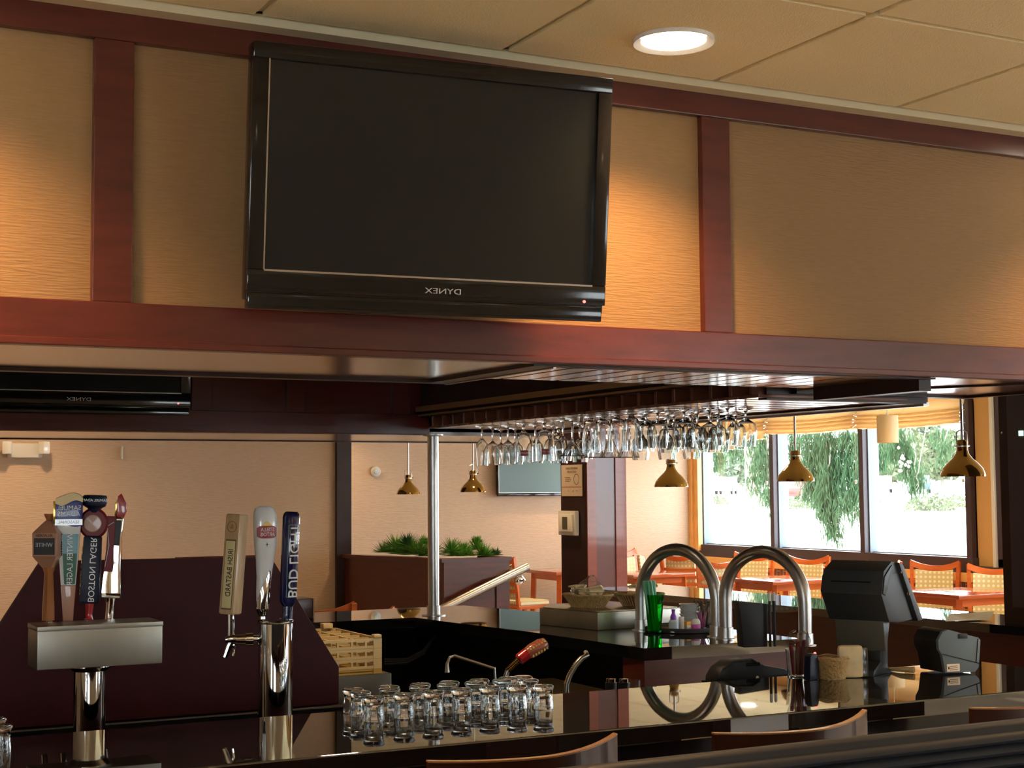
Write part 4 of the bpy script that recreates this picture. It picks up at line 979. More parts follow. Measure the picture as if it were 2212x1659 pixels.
rs = [[R2 @ Vector((s*.031*k, -.0295*k, z)) for z in (.226*k, .240*k)]+[R2 @ Vector((s*.031*k, -.027*k, z)) for z in (.240*k, .226*k)] for s in (-1, -.5, 0, .5, 1)]
MB().loft(rs).build('white_band', 'white_gloss', t)
MB().loft([rect(.0035*k, .022*k, .225*k, -.0325*k), rect(.0035*k, .022*k, .282*k, -.0325*k)]).xf(R2).build('side_plate', 'brass', t, bevel=.002)
text('SAMUEL', .0155*k, 'lettering_white', t, n1*.0285*k+Vector((0, 0, .266*k)), r1, VZ); text('ADAMS', .0155*k, 'lettering_white', t, n1*.0285*k+Vector((0, 0, .252*k)), r1, VZ)
text('SEASONAL', .010*k, 'blue_label', t, n1*.0300*k+Vector((0, 0, .233*k)), r1, VZ)
# handle 3: black with red medallion and knob
q = Y2(190, 1343); h = up(198, 1069)-q.z; k = h/.30
t = tap(q.x+.002, HY, q.z, 'tap_handle', 'black tap handle with red oval medallion and round top, third on left tower')
R3 = Matrix.Rotation(RD(-16), 4, 'Z') ; LE = Matrix.Rotation(RD(2.2), 4, 'Y')
MB().lathe([(0, 0), (.012*k, 0), (.008*k, .012*k), (.008*k, .02*k), (.011*k, .045*k), (0, .046*k)], (0, 0, 0), 16).xf(LE).build('ferrule', 'red', t)
MB().loft([rect(.0205*k, .016*k, .043*k), rect(.0225*k, .018*k, .05*k), rect(.0205*k, .018*k, .198*k), rect(.018*k, .016*k, .203*k)]).xf(LE @ R3).build('shaft', 'navy_dark', t, bevel=.004)
MB().lathe([(0, -.006*k), (.029*k, -.006*k), (.034*k, -.0025*k), (.034*k, .0025*k), (.029*k, .006*k), (0, .006*k)], (0, 0, 0), 32, Matrix.Rotation(RD(90), 4, 'X'), sy=1.10).xf(LE @ Matrix.Translation((0, 0, .232*k)) @ R3 @ Matrix.Scale(1.8, 4, (0, 1, 0))).build('medallion', 'dark_red', t)
MB().lathe([(0, 0), (.021*k, 0), (.019*k, .002), (0, .003)], (0, 0, 0), 24, Matrix.Rotation(RD(90), 4, 'X')).xf(LE @ Matrix.Translation((0, 0, .232*k)) @ R3 @ Matrix.Translation((-.002, -.0125*k, 0))).build('portrait', 'copper_face', t)
MB().lathe([(0, .258*k), (.012*k, .258*k), (.016*k, .268*k), (.026*k, .274*k), (.0285*k, .280*k), (.0285*k, .294*k), (.026*k, .299*k), (.016*k, .3*k), (0, .298*k)], (0, 0, 0), 28).xf(LE).build('top_knob', 'navy_dark', t)
n1 = (LE @ R3) @ Vector((0, -1, 0)); r1 = (LE @ R3) @ Vector((1, 0, 0)); zz = LE @ Vector((0, 0, 1))
text('BOSTON LAGER', .0205*k, 'lettering_white', t, n1*.0186*k+r1*.003*k+zz*.123*k, -zz, r1, sx=1.02)
text('SAMUEL ADAMS', .0085*k, 'lettering_silver', t, n1*.0290*k+zz*.287*k, r1, zz)
n0 = (LE @ R3) @ Vector((-1, 0, 0)); r0 = (LE @ R3) @ Vector((0, -1, 0))
text('SAMUEL ADAMS', .016*k, 'lettering_gold', t, n0*.0226*k+zz*.12*k, -zz, r0, ext=.002)
# handle 4: chrome with red blade
q = Y2(236, 1345); h = up(258, 1068)-q.z; k = h/.30
t = tap(q.x, HY, q.z, 'tap_handle', 'chrome and dark red tap handle topped with a red blade')
R4 = Matrix.Rotation(RD(-20), 4, 'Z'); LE = Matrix.Rotation(RD(3.2), 4, 'Y')
MB().lathe([(0, 0), (.011*k, 0), (.010*k, .04*k), (.012*k, .058*k), (0, .058*k)], (0, 0, 0), 16).xf(LE).build('stem', 'chrome', t)
MB().loft([rect(.0235*k, .02*k, .058*k), rect(.024*k, .021*k, .07*k), rect(.018*k, .017*k, .14*k), rect(.0155*k, .015*k, .20*k), rect(.0185*k, .017*k, .245*k), rect(.014*k, .013*k, .248*k)]).xf(LE @ R4).build('shaft', 'chrome', t, bevel=.003)
MB().loft([rect(.0125*k, .0185*k, .110*k, -.0075*k), rect(.009*k, .0165*k, .17*k, -.0075*k), rect(.009*k, .0172*k, .20*k, -.0075*k), rect(.0115*k, .0185*k, .249*k, -.0080*k)]).xf(LE @ R4).build('red_side', 'dark_red', t, bevel=.002)
MB().loft([rect(.006*k, .0175*k, .18*k, .007*k), rect(.007*k, .0185*k, .240*k, .008*k)]).xf(LE @ R4).build('black_inset', 'black_plastic', t, bevel=.001)
MB().prism([(.000*k, .249*k), (.016*k, .243*k), (.023*k, .262*k), (.021*k, .280*k), (.008*k, .303*k), (.001*k, .296*k)], -.005*k, .005*k, 'y').xf(LE @ R4).build('red_blade', 'red', t, bevel=.0015)
MB().prism([(-.004*k, .249*k), (.000*k, .249*k), (.001*k, .290*k), (-.004*k, .280*k)], -.005*k, .005*k, 'y').xf(LE @ R4).build('gold_edge', 'brass', t, bevel=.001)
w = MB(); rr = .0172*k
w.beam((-.017*k, -.0195*k, .225*k), (-.002*k, -.0195*k, .235*k), .001, .001).beam((-.017*k, -.0195*k, .225*k), (-.010*k, -.0195*k, .18*k), .001, .001).beam((-.010*k, -.0195*k, .18*k), (-.016*k, -.0195*k, .13*k), .001, .001).xf(LE @ R4)
w.build('emblem_lines', 'lettering_silver', t)
# ------------------------------------------------------------------ beer tower B (chrome cylinder)
a = at(553, 1400, Y=4.05); b = at(630, 1400, Y=4.05); rC = (b.x-a.x)/2*.93; cx = (a.x+b.x)/2+.004; ztop = at(592, 1343, Y=4.05).z
t = thing('beer_tower', 'tall polished chrome cylinder beer tower with three tap handles', 'beer tower', (cx, 4.05, .84))
MB().tube([(cx, 4.05, .842), (cx, 4.05, ztop)], rC, 40).build('column', 'chrome', t, world=True)
MB().lathe([(0, 0), (rC+.002, 0), (rC+.003, .002), (rC+.003, .006), (rC, .009), (0, .009)], (cx, 4.05, ztop-.004), 40).build('cap', 'chrome', t, world=True)
def faucet(ax, ay, dx, dy, z, hz):
    w = MB().tube([(ax, ay, z), (ax+dx*.035, ay+dy*.035, z)], .011, 14).tube([(ax+dx*.015, ay+dy*.015, z), (ax+dx*.035, ay+dy*.035, z)], .019, 18).tube([(ax+dx*.03, ay+dy*.03, z), (ax+dx*.06, ay+dy*.06, z)], .0145, 14)
    e = Vector((ax+dx*.075, ay+dy*.075, z))
    w.tube([Vector((ax+dx*.05, ay+dy*.05, z)), e+Vector((0, 0, .002)), e+Vector((dx*.016, dy*.016, 0))], [.012, .015, .009], 12)
    w.tube([e+Vector((-dx*.004, -dy*.004, 0)), e+Vector((dx*.006, dy*.006, -.02)), e+Vector((dx*.016, dy*.016, -.048))], [.012, .009, .007], 10)
    w.tube([e+Vector((dx*.004, dy*.004, 0)), e+Vector((-dx*.010, -dy*.010, -.022)), e+Vector((-dx*.006, -dy*.006, -.045))], [.007, .0045, .004], 8)
    w.tube([e, e+Vector((0, 0, .018))], .010, 12).tube([e+Vector((0, 0, .018)), e+Vector((0, 0, hz))], .0095, 12)
    w.build('faucet', 'chrome', t, world=True)
    return e
zf = at(530, 1380, Y=4.08).z
e1 = faucet(cx-rC*.9, 4.07, -.98, .2, zf, at(511, 1326, Y=4.085).z-zf)
xs_ = [at(576, 1340, Y=4.12).x, at(619, 1340, Y=4.12).x]
for x in xs_: faucet(x, 4.05+rC*.75, .0, 1, ztop-.05, .05)
# maple block handle
q = at(511, 1326, Y=e1.y); h = at(518, 1110, Y=e1.y).z-q.z; k = h/.255
t = tap(e1.x-.002, e1.y, q.z, 'tap_handle', 'square maple block tap handle with a cream label, left on the chrome cylinder tower')
R5 = Matrix.Rotation(RD(-48), 4, 'Z'); LE = Matrix.Rotation(RD(4), 4, 'Y')
MB().loft([rect(.0175*k, .0205*k, 0), rect(.0205*k, .0215*k, .004*k), rect(.0205*k, .0215*k, .251*k), rect(.018*k, .019*k, .255*k)]).xf(LE @ R5).build('block', 'maple', t, bevel=.002)
n1 = (LE @ R5) @ Vector((-1, 0, 0)); 
n1 = (LE @ R5) @ Vector((0, -1, 0)); r1 = (LE @ R5) @ Vector((1, 0, 0)); zz = LE @ Vector((0, 0, 1))
MB().loft([rect(.0150*k, .0012, .012*k), rect(.0150*k, .0012, .190*k)]).xf(LE @ R5 @ Matrix.Translation((0, -.0217*k, 0))).build('label_border', 'brown_stick', t, bevel=.001)
MB().loft([rect(.0135*k, .0012, .016*k), rect(.0135*k, .0012, .186*k)]).xf(LE @ R5 @ Matrix.Translation((0, -.0223*k, 0))).build('cream_label', 'cream_label', t, bevel=.001)
text('IRISH BASTARD', .0205*k, 'lettering_dark', t, n1*.0240*k+r1*.0035*k+zz*.105*k, zz, -r1, sx=.86)
MB().lathe([(.0145*k, 0), (.0125*k, 0), (.0125*k, .0008), (.0145*k, .0008)], (0, 0, 0), 20, Matrix.Rotation(RD(90), 4, 'X'), closed=True).xf(LE @ R5 @ Matrix.Translation((0, -.0222*k, .222*k))).build('ring_emblem', 'brown_handle', t)
text('&', .018*k, 'brown_handle', t, n1*.0222*k+zz*.222*k, r1, zz)
# white and chrome swoosh handle
q = at(569, 1342, Y=4.15); h = at(570, 1093, Y=4.15).z-q.z; k = h/.285
t = tap(at(566, 1342, Y=4.15).x, 4.15, q.z, 'tap_handle', 'white twisted tap handle with a red badge and chrome wrap, on the chrome tower')
def ell(rx, ry, z, dx=0, n=20, tw=0): return [Vector((dx+rx*cos(2*pi*i/n+tw), ry*sin(2*pi*i/n+tw), z)) for i in range(n)]
rs = [ell(.0145*k, .013*k, .045*k, .001), ell(.016*k, .014*k, .075*k, .002), ell(.0175*k, .014*k, .11*k, .004*k), ell(.0215*k, .015*k, .15*k, .006*k), ell(.0265*k, .016*k, .19*k, .007*k), ell(.0285*k, .017*k, .23*k, .007*k), ell(.0275*k, .016*k, .262*k, .006*k), ell(.023*k, .013*k, .279*k, .005*k), ell(.012*k, .007*k, .285*k, .005*k)]
MB().loft([[Vector((p.x*1.1, p.y, p.z)) for p in r_] for r_ in rs]).build('white_body', 'white_gloss', t, smooth=60)
rs = []
for i in range(15):
    s = i/14; a0 = RD(-120+150*s); z = (.03+.13*s)*k; R_ = (.0165+.002*s)*k; wd = RD(75-45*s)
    rs.append([Vector(((.001+.004*s)+(R_+e)*cos(a0+f_*wd), (R_+e)*.95*sin(a0+f_*wd), z+g_)) for e, f_, g_ in ((0, -1, 0), (.0015, -.5, .001), (.0022, 0, .002), (.0015, .5, .001), (0, 1, 0), (-.004, .5, 0), (-.005, 0, 0), (-.004, -.5, 0))])
MB().loft(rs).build('chrome_wrap', 'chrome', t, smooth=60)
MB().lathe([(0, 0), (.008*k, 0), (.007*k, .012*k), (.013*k, .02*k), (.0165*k, .04*k), (.0150*k, .065*k), (0, .065*k)], (.001, 0, 0), 20).build('chrome_foot', 'chrome', t)
rs = []
for i in range(9):
    s = -1+2*i/8; x = .007*k+s*.025*k; y = -.0172*k*math.sqrt(max(0, 1-(s*.025/.0315)**2))-.0006; e = .005*k*(1-abs(s)**6)
    rs.append([Vector((x, y, .210*k-e)), Vector((x, y-.0008, .210*k-e)), Vector((x, y-.0008, .231*k+e)), Vector((x, y, .231*k+e))])
MB().loft(rs).build('red_badge', 'red_logo', t)
text('STELLA', .0130*k, 'lettering_white', t, (.007*k, -.0192*k, .2265*k), VX, VZ, sx=.82); text('ARTOIS', .0130*k, 'lettering_white', t, (.007*k, -.0192*k, .2145*k), VX, VZ, sx=.82)
MB().prism([(-.006*k, .236*k), (.020*k, .236*k), (.014*k, .243*k), (.007*k, .248*k), (.0*k, .243*k)], -.0178*k, -.0165*k, 'y').build('crest', 'lettering_gold', t)
st = []
for i in range(8): r_ = (.006 if i % 2 == 0 else .0016)*k; st.append((.007*k+r_*.7*sin(pi*i/4), .190*k+r_*cos(pi*i/4)))
MB().prism(st, -.0172*k, -.0160*k, 'y').build('star_mark', 'lettering_dark', t)
# navy cylinder handle
q = at(620, 1336, Y=4.15); h = at(627, 1105, Y=4.15).z-q.z; k = h/.265
t = tap(q.x, 4.15, q.z, 'tap_handle', 'navy cylinder tap handle with large white letters, right on the chrome tower')
LE = Matrix.Rotation(RD(2.4), 4, 'Y')
MB().lathe([(0, 0), (.0125*k, 0), (.0125*k, .03*k), (.0155*k, .034*k), (.0205*k, .042*k), (.0222*k, .25*k), (.019*k, .260*k), (.014*k, .265*k), (0, .264*k)], (0, 0, 0), 32).xf(LE).build('cylinder', 'navy', t)
zz = LE @ Vector((0, 0, 1)); an = RD(-84); n1 = Vector((cos(an), sin(an), 0)); r1 = Vector((-sin(an), cos(an), 0))
text('BUD LIGHT', .034*k, 'lettering_white', t, n1*.0228*k+zz*.143*k, -zz, r1, ext=.002, sx=1.06)
w = MB()
for z in (.054, .232): w.beam(n1*.0226*k+zz*z*k-r1*.014*k, n1*.0226*k+zz*z*k+r1*.012*k, .0012, .0012)
w.beam(n1*.0214*k+zz*.054*k-r1*.0150*k, n1*.0214*k+zz*.232*k-r1*.0150*k, .0012, .0012)
w.build('label_frame', 'teal_label', t)
# ------------------------------------------------------------------ register on the front counter
RZ = RD(75-90)      # local +X = screen side (away right); local +Y runs to the left rear
def Lw(o, u, v, Z=ZB): return at(u, v, Z=Z)
q = at(1862, 1443, Z=ZB)
t = thing('register_terminal', 'dark grey touch-screen register seen from behind, tilted on its stand', 'cash register', (at(1902, 1442, Y=3.66).x, 3.66, ZB), RD(26))
t.scale = (1, 1, 1.045)
head = [(.0, .325), (.045, .318), (.075, .290), (.155, .150), (.10, .145), (.0, .152), (-.062, .238), (-.040, .305)]
W0, W1 = -.045, .155
MB().prism([(.028, .330), (.062, .322), (.215, .148), (.173, .146)], W0-.012, W1+.012, 'y').build('screen_bezel', 'pos_grey', t, bevel=.003)
MB().prism([(-.0, .334), (.030, .330), (.160, .152), (.050, .150), (-.030, .158), (-.085, .240), (-.062, .308)], W0, W1, 'y').build('housing', 'pos_grey', t, bevel=.004)
MB().prism([(-.018, .318), (.0, .324), (-.058, .236), (-.080, .242), (-.064, .292)], W0-.004, W1+.004, 'y').build('rear_cover', 'black_plastic', t, bevel=.003)
v_ = MB()
for zz_ in (.275, .262): v_.beam((-.074, W0+.04, zz_), (-.074, W1-.03, zz_), .004, .003)
v_.build('vent_slots', 'black_void', t)
MB().lathe([(0, 0), (.011, 0), (.009, .012), (0, .014)], (.01, .045, .322), 12).build('status_lamp', 'yellow', t)
s_ = MB()
for (a_, b_) in ((.040, .300), (.052, .298), (.086, .235), (.100, .232)): s_.lathe([(0, 0), (.0035, 0), (.003, .002), (0, .002)], (a_, W0-.012, b_), 8, Matrix.Rotation(RD(90), 4, 'X'))
s_.build('screws', 'chrome', t)
MB().prism([(-.005, .155), (.060, .155), (.040, .095), (.035, .02), (.075, .0), (-.075, .0), (-.070, .018), (-.02, .04), (-.015, .10)], W0+.035, W1-.035, 'y').build('stand', 'black_plastic', t, bevel=.004)
MB().prism([(-.030, .160), (-.012, .160), (-.004, .072), (-.018, .070)], W0+.02, W1-.02, 'y').build('neck_cover', 'pos_olive', t, bevel=.003)
MB().prism([(-.024, .115), (-.020, .118), (-.010, .060), (-.016, .058)], W0+.055, W1-.055, 'y').build('cable_door', 'pos_olive', t, bevel=.002)
q = at(1990, 1442, Z=ZB)
t = thing('receipt_printer', 'boxy receipt printer with a blue-grey side, right of the register', 'printer', (3.345, 3.60, ZB), RD(-8))
side = [(-.005, .006), (.115, .004), (.130, .020), (.140, .110), (.132, .118), (.01, .150), (-.012, .142), (-.030, .115), (-.028, .085), (-.015, .065)]
MB().prism(side, -.06, -.045, 'y').build('side_panel', 'printer_blue', t, bevel=.003)
MB().prism([(a*.98, b) for a, b in side], -.045, .085, 'y').build('body', 'black_plastic', t, bevel=.005)
MB().beam((-.015, -.0608, .070), (.134, -.0608, .032), .002, .0018).beam((.118, -.0608, .035), (.128, -.0608, .115), .002, .0018).build('panel_seam', 'black_void', t)
MB().box(.05, .085, -.064, -.05, .118, .134).build('latch', 'black_plastic', t, bevel=.002)
MB().box(.002, .052, -.0612, -.0600, .010, .035).build('rating_sticker', 'paper', t)
s_ = MB()
for i_ in range(3): s_.box(.012, .044, -.0616, -.0610, .015+.006*i_, .0165+.006*i_)
s_.box(.006, .011, -.0616, -.0610, .018, .026).build('sticker_print', 'lettering_dark', t)
t.scale = (.92, .92, .92)
q0 = at(1905, 1440, Z=ZB)
tag(MB().tube([at(1885, 1449, Z=ZB+.004), at(1897, 1447, Z=ZB+.005), at(1925, 1446, Z=ZB+.006), at(1945, 1446, Z=ZB+.010), at(1975, 1447, Z=ZB+.011)], [.003, .003, .0045, .008, .010], 8).build('power_cable', 'beige_plastic'), 'pale cable with a fat plug lying between register and printer', 'cable')
# bundle of black cable
w = MB()
for k_ in range(7):
    c_ = at(1790+random.uniform(-14, 14), 1436, Z=ZB); r_ = random.uniform(.02, .04); tl = random.uniform(-.5, .5)
    w.tube([c_+Vector((cos(a_/8*2*pi)*r_, sin(a_/8*2*pi)*r_*.7, .014+.010*sin(a_/8*2*pi+k_))) for a_ in range(9)], .0028, 6)
w.tube([at(1800, 1436, Z=ZB)+Vector((0, 0, .004)), at(1850, 1436, Z=ZB)+Vector((0, 0, .004)), at(1895, 1440, Z=ZB)+Vector((0, 0, .004))], .004, 6)
tag(w.build('cable_coil', 'black_rubber'), 'tangled black cable coil in front of the wooden basket', 'cable')
# wooden basket with paper roll
q = at(1812, 1424, Z=ZB); q.y = min(q.y, 3.70)
q = at(1797, 1437, Y=3.66); q.z = ZB
t = thing('wooden_basket', 'small round light wooden basket left of the register', 'basket', q)
MB().lathe([(.040, 0), (.052, .055), (.054, .058), (.050, .058), (.038, .004), (0, .004)], (0, 0, 0), 28).build('bowl', 'wicker', t)
w = MB()
for k_ in range(3): w.tube([Vector((cos(2*pi*i/24)*(.052-.002*k_), sin(2*pi*i/24)*(.052-.002*k_), .058+.0035*k_+.002*sin(i*1.3+k_))) for i in range(25)], .0025, 6)
w.build('rim', 'wicker', t)
t = thing('wrapped_packet', 'upright cream block wrapped in clear film behind the small wooden basket', 'packet', (at(1842, 1430, Y=3.64).x, 3.64, ZB), RD(-30))
MB().box(-.045, .030, -.016, .016, .0, .098).build('block', 'cracker', t, bevel=.012)
MB().box(.026, .045, -.020, .02, .0, .094).build('film_end', 'film', t, bevel=.008)
# navy stand-up charger
t = thing('pager_charger', 'small navy upright device with a red light in front of the register', 'charger', (at(1752, 1450, Y=3.66).x, 3.66, ZB), RD(10))
MB().prism([(-.021, 0), (.021, 0), (.022, .040), (.018, .072), (.012, .079), (-.008, .079), (-.015, .072)], -.013, .013, 'y').build('body', 'navy_dark', t, bevel=.004)
MB().lathe([(0, 0), (.0045, 0), (.003, .004), (0, .005)], (.012, -.006, .078), 10).build('red_light', 'led_red', t)
# tall clear canister with cutlery bags
q = Vector((2.99, 3.76, ZB))
t = thing('canister', 'tall clear canister holding wrapped utensils, left of the navy charger', 'canister', (at(1722, 1440, Y=3.742).x, 3.742, ZB))
MB().lathe([(0, 0), (.030, 0), (.035, .085), (.0335, .085), (.0285, .004), (0, .004)], (0, 0, 0), 28).build('jar', 'glass', t)
t2_ = thing('utensil_bundle', 'dark utensils in a clear plastic bag, sticking out of the tall canister', 'utensils', (at(1722, 1440, Y=3.742).x, 3.742, ZB+.006))
w = MB()
for k_ in range(6): w.tube([Vector((.004*(k_-3), .01*sin(k_*2), 0)), Vector((.009*(k_-2.5), .014*sin(k_*2), .09+.008*(k_ % 3)))], [.004, .006], 6)
w.build('handles', 'dark_red', t2_)
rs = []
for (r_, z_) in ((.018, .05), (.028, .085), (.038, .105), (.030, .125), (.012, .132)): rs.append([Vector((r_*(1+.25*random.uniform(-1, 1))*cos(2*pi*i/14)+.006, r_*(1+.25*random.uniform(-1, 1))*sin(2*pi*i/14), z_+random.uniform(-.005, .005))) for i in range(14)])
MB().loft(rs, caps=False).build('plastic_bag', 'film', t2_, smooth=20)
# low black device with handle
DZ = at(1622, 1470, Y=3.90).z
t = thing('card_imprinter', 'low black wedge-shaped plastic device with a raised handle behind the front counter', 'device', (at(1622, 1460, Y=3.93).x, 3.93, DZ), RD(-2))
pr = [(-.150, 0), (-.148, .018), (-.128, .045), (-.095, .062), (-.03, .066), (.0, .060), (.03, .045), (.105, .030), (.125, .020), (.125, 0)]
MB().prism(pr, -.035, .035, 'y').build('body', 'black_plastic', t, bevel=.006)
MB().tube([(-.125, -.036, .042), (-.09, -.036, .062), (-.02, -.036, .066), (.0, -.036, .056)], .004, 8).build('handle', 'pos_grey', t)
MB().box(-.04, .01, -.0365, -.034, .045, .056).build('grip_opening', 'black_void', t)
MB().lathe([(0, 0), (.006, 0), (0, .002)], (.0, -.036, .008), 10, Matrix.Rotation(RD(90), 4, 'X')).build('button', 'paper', t)
t = thing('equipment_block', 'small dark block carrying the low black device behind the front counter', 'block', (2.83, 3.95, .9))
MB().box(at(1622, 1460, Y=3.93).x-.15, at(1622, 1460, Y=3.93).x+.12, 3.88, 3.985, .9001, DZ-.0005).build('block', 'black_void', t, world=True)
# black holder with two white-tipped pens, on the far counter
q = at(1660, 1398, Z=ZB)
t = thing('menu_holder', 'tall black angular holder right of the second steel arch base', 'holder', (3.33, 4.52, ZB), RD(-12))
MB().prism([(-.050, .0), (.045, .0), (.050, .155), (-.068, .168), (-.060, .12)], -.02, .035, 'y').build('body', 'black_plastic', t, bevel=.004)
for dx_, lb_ in ((.040, 'left white-tipped black pen standing in the tall holder'), (.060, 'right white-tipped black pen standing in the tall holder')):
    p_ = thing('pen', lb_, 'pen', (3.33+dx_, 4.475, ZB+.002))
    MB().tube([(0, 0, 0), (0, 0, .165)], .0055, 10).build('barrel', 'black_plastic', p_); MB().tube([(0, 0, .165), (0, 0, .192), (.0, 0, .197)], [.006, .006, .003], 10).build('cap', 'white_plastic', p_)
# ------------------------------------------------------------------ items at the serving end
# stainless box with two bread baskets
t = thing('steel_caddy', 'low stainless steel box on the far counter under the bread basket', 'steel box', (3.30, 5.55, ZB))
a = at(1210, 1362, Z=ZB); b = at(1368, 1362, Z=ZB)
MB().prism([(3.20, 5.86), (3.09, 5.72), (3.165, 5.36), (3.60, 5.40), (3.52, 5.88)], ZB+.0, ZB+.072).build('box', 'steel_box', t, world=True, bevel=.004)
MB().prism([(3.21, 5.84), (3.10, 5.71), (3.17, 5.37), (3.59, 5.41), (3.51, 5.87)], ZB+.072, ZB+.076).build('lid', 'steel', t, world=True, bevel=.002)
def basket(loc, label, mt, lbl2):
    t = thing('bread_basket', label, 'basket', loc, RD(-60))
    out = [(.060, 0), (.070, .020), (.088, .048), (.092, .052), (.088, .054), (.066, .022), (.054, .004), (0, .004)]
    MB().lathe(out, (0, 0, 0), 40, sx=1.25, sy=.9).build('weave', mt, t, smooth=50)
    w = MB()
    for k_ in range(44):
        a_ = 2*pi*k_/44; w.tube([(.062*1.25*cos(a_), .062*.9*sin(a_), .002), (.074*1.25*cos(a_), .074*.9*sin(a_), .024), (.0905*1.25*cos(a_), .0905*.9*sin(a_), .050)], .0018, 5)
    w.build('ribs', 'wicker', t)
    MB().tube([(.091*1.25*cos(2*pi*i/40), .091*.9*sin(2*pi*i/40), .053) for i in range(41)], .0042, 8, caps=False).build('rim', 'wicker', t)
    c_ = thing('cracker_pile', lbl2, 'crackers', (loc[0], loc[1], loc[2]+.0045), RD(-60))
    w = MB()
    for k_ in range(24):
        w.obox((random.uniform(-.05, .055), random.uniform(-.025, .025), .012+.0095*(k_ % 8)+.006*random.random()), (.060, .045, .007), Euler((random.uniform(-.4, .4), random.uniform(-.5, .5), random.uniform(0, 3))).to_matrix())
    w.build('wrapped_crackers', 'cracker', c_, smooth=0, bevel=.001)
    return c_
c_ = basket((3.26, 5.60, ZB+.0765), 'oval wicker bread basket on the stainless box, the nearer full one', 'wicker', 'wrapped crackers in crinkled clear film heaped in the nearer bread basket')
rs = []
for j_ in range(8):
    z_ = .035+.013*j_; r_ = (.060, .072, .072, .066, .058, .046, .032, .012)[j_]
    rs.append([Vector((r_*1.0*(1+.22*random.uniform(-1, 1))*cos(2*pi*i/22)-.01+.004*j_, r_*.6*(1+.25*random.uniform(-1, 1))*sin(2*pi*i/22), z_+random.uniform(-.006, .006))) for i in range(22)])
MB().loft(rs).build('clear_film', 'film', c_, smooth=15)
basket((3.475, 5.53, ZB+.0765), 'darker wicker bread basket partly behind the left leg of the farther arch', 'wicker_dark', 'pale crackers in the darker bread basket behind the arch')
# oval serving tray
TX, TY = 3.466, 5.173
t = thing('serving_tray', 'large dark oval serving tray under the farther steel arch', 'tray', (TX, TY, ZB), RD(-75))
MB().lathe([(0, .004), (.126, .004), (.137, .008), (.148, .019), (.153, .019), (.151, .016), (.139, .002), (.128, 0), (0, 0)], (0, 0, 0), 56).build('tray', 'tray_grey', t, smooth=50)
MB().lathe([(.149, .0192), (.153, .0192), (.153, .0205), (.149, .0205)], (0, 0, 0), 56, closed=True).build('rim', 'pos_grey', t)
ZT = ZB+.0045
TYs = {1425: 5.13, 1490: 5.25, 1455: 5.10, 1472: 5.13, 1485: 5.16, 1503: 5.09, 1516: 5.15, 1524: 5.20}
def tray(u, v):
    q = at(u, v, Y=TYs[u]); q.z = ZT; return q
def pint(label, loc, m='glass', H=.13, r0=.027, r1=.038, nm_='drinking_glass'):
    t = thing(nm_, label, 'glass', loc)
    MB().lathe([(0, 0), (r0, 0), (r1, H), (r1-.0025, H), (r0-.003, .008), (0, .008)], (0, 0, 0), 28).build('glass_body', m, t, smooth=60); return t
q = Vector((3.305, 5.06, ZT)); 
TYs[1414] = 5.14; u0 = tray(1414, 1350)
q = Vector((u0.x, u0.y, ZT))
pint('clear glass packed with green straws on the tray', q, 'glass_green', .150, .026, .039)
for i_ in range(26):
    a_ = 2.4*i_; r_ = .0047*math.sqrt(i_)
    e = Vector((-.022+r_*1.15*cos(a_), r_*sin(a_), .188+random.uniform(-.008, .008)))
    s0_ = Vector((r_*.8*cos(a_), r_*.8*sin(a_), .010))
    d0 = e-s0_
    if i_ == 0:
        st0 = thing('drinking_straw', '', 'straw', q, 0); MB().tube([(0, 0, 0), (-.024, 0, .197)], .0035, 8).build('tube', 'straw_green', st0); st_ = st0
    else: st_ = dup(st0, q)
    st_.location = q+Vector((r_*.8*cos(a_), r_*.8*sin(a_), .0085)); st_.rotation_euler = (random.uniform(-.03, .03), random.uniform(-.05, .04), 0)
    st_['label'] = 'green drinking straw in the bunch standing in the tray glass'; st_['group'] = 'green straws in the tray glass'
# stack of round steel coasters
q = tray(1490, 1335)
for i_ in range(7):
    lb_ = 'round steel dish, %s from the bottom in the stack on the tray' % ORD[i_]
    if i_ == 0:
        d0 = thing('steel_dish', lb_, 'dish', (q.x, q.y, ZT), 0, 'stacked steel dishes')
        MB().lathe([(0, 0), (.032, 0), (.042, .010), (.045, .013), (.042, .0135), (.030, .003), (0, .003)], (0, 0, 0), 32).build('dish', 'white_gloss', d0)
    else: dup(d0, (q.x+random.uniform(-.002, .002), q.y, ZT+.0138*i_), None, lb_)
# purple-capped bottle
q = tray(1455, 1350)
t = thing('dropper_bottle', 'small clear bottle with a purple nozzle cap on the tray', 'bottle', q)
MB().lathe([(0, 0), (.019, 0), (.020, .004), (.020, .042), (.013, .050), (0, .05)], (0, 0, 0), 20).build('bottle', 'window_frost', t)
MB().lathe([(0, .05), (.013, .05), (.013, .062), (.007, .074), (.007, .086), (.009, .090), (0, .092)], (0, 0, 0), 16).build('cap', 'purple', t)
q = tray(1472, 1348)
t = thing('squeeze_tube', 'small upright white tube right of the purple-capped bottle', 'tube', q)
MB().loft([[Vector((.012*cos(a), .008*sin(a), 0)) for a in [2*pi*i/12 for i in range(12)]], [Vector((.013*cos(a), .002*sin(a), .056)) for a in [2*pi*i/12 for i in range(12)]]]).build('tube', 'paper', t)
q = tray(1485, 1343)
t = thing('small_box', 'small yellow and white box on the tray behind the pink bottle', 'box', q, RD(20))
MB().box(-.018, .018, -.01, .01, 0, .018).build('lower_half', 'paper', t); MB().box(-.018, .018, -.01, .01, .018, .034).build('upper_half', 'yellow', t)
q = tray(1503, 1349)
t = thing('sanitizer_bottle', 'rounded pink bottle with a pale cap on the tray', 'bottle', q)
MB().lathe([(0, 0), (.020, 0), (.021, .003), (.021, .027), (0, .028)], (0, 0, 0), 20, sy=.7).build('bottle', 'pink', t)
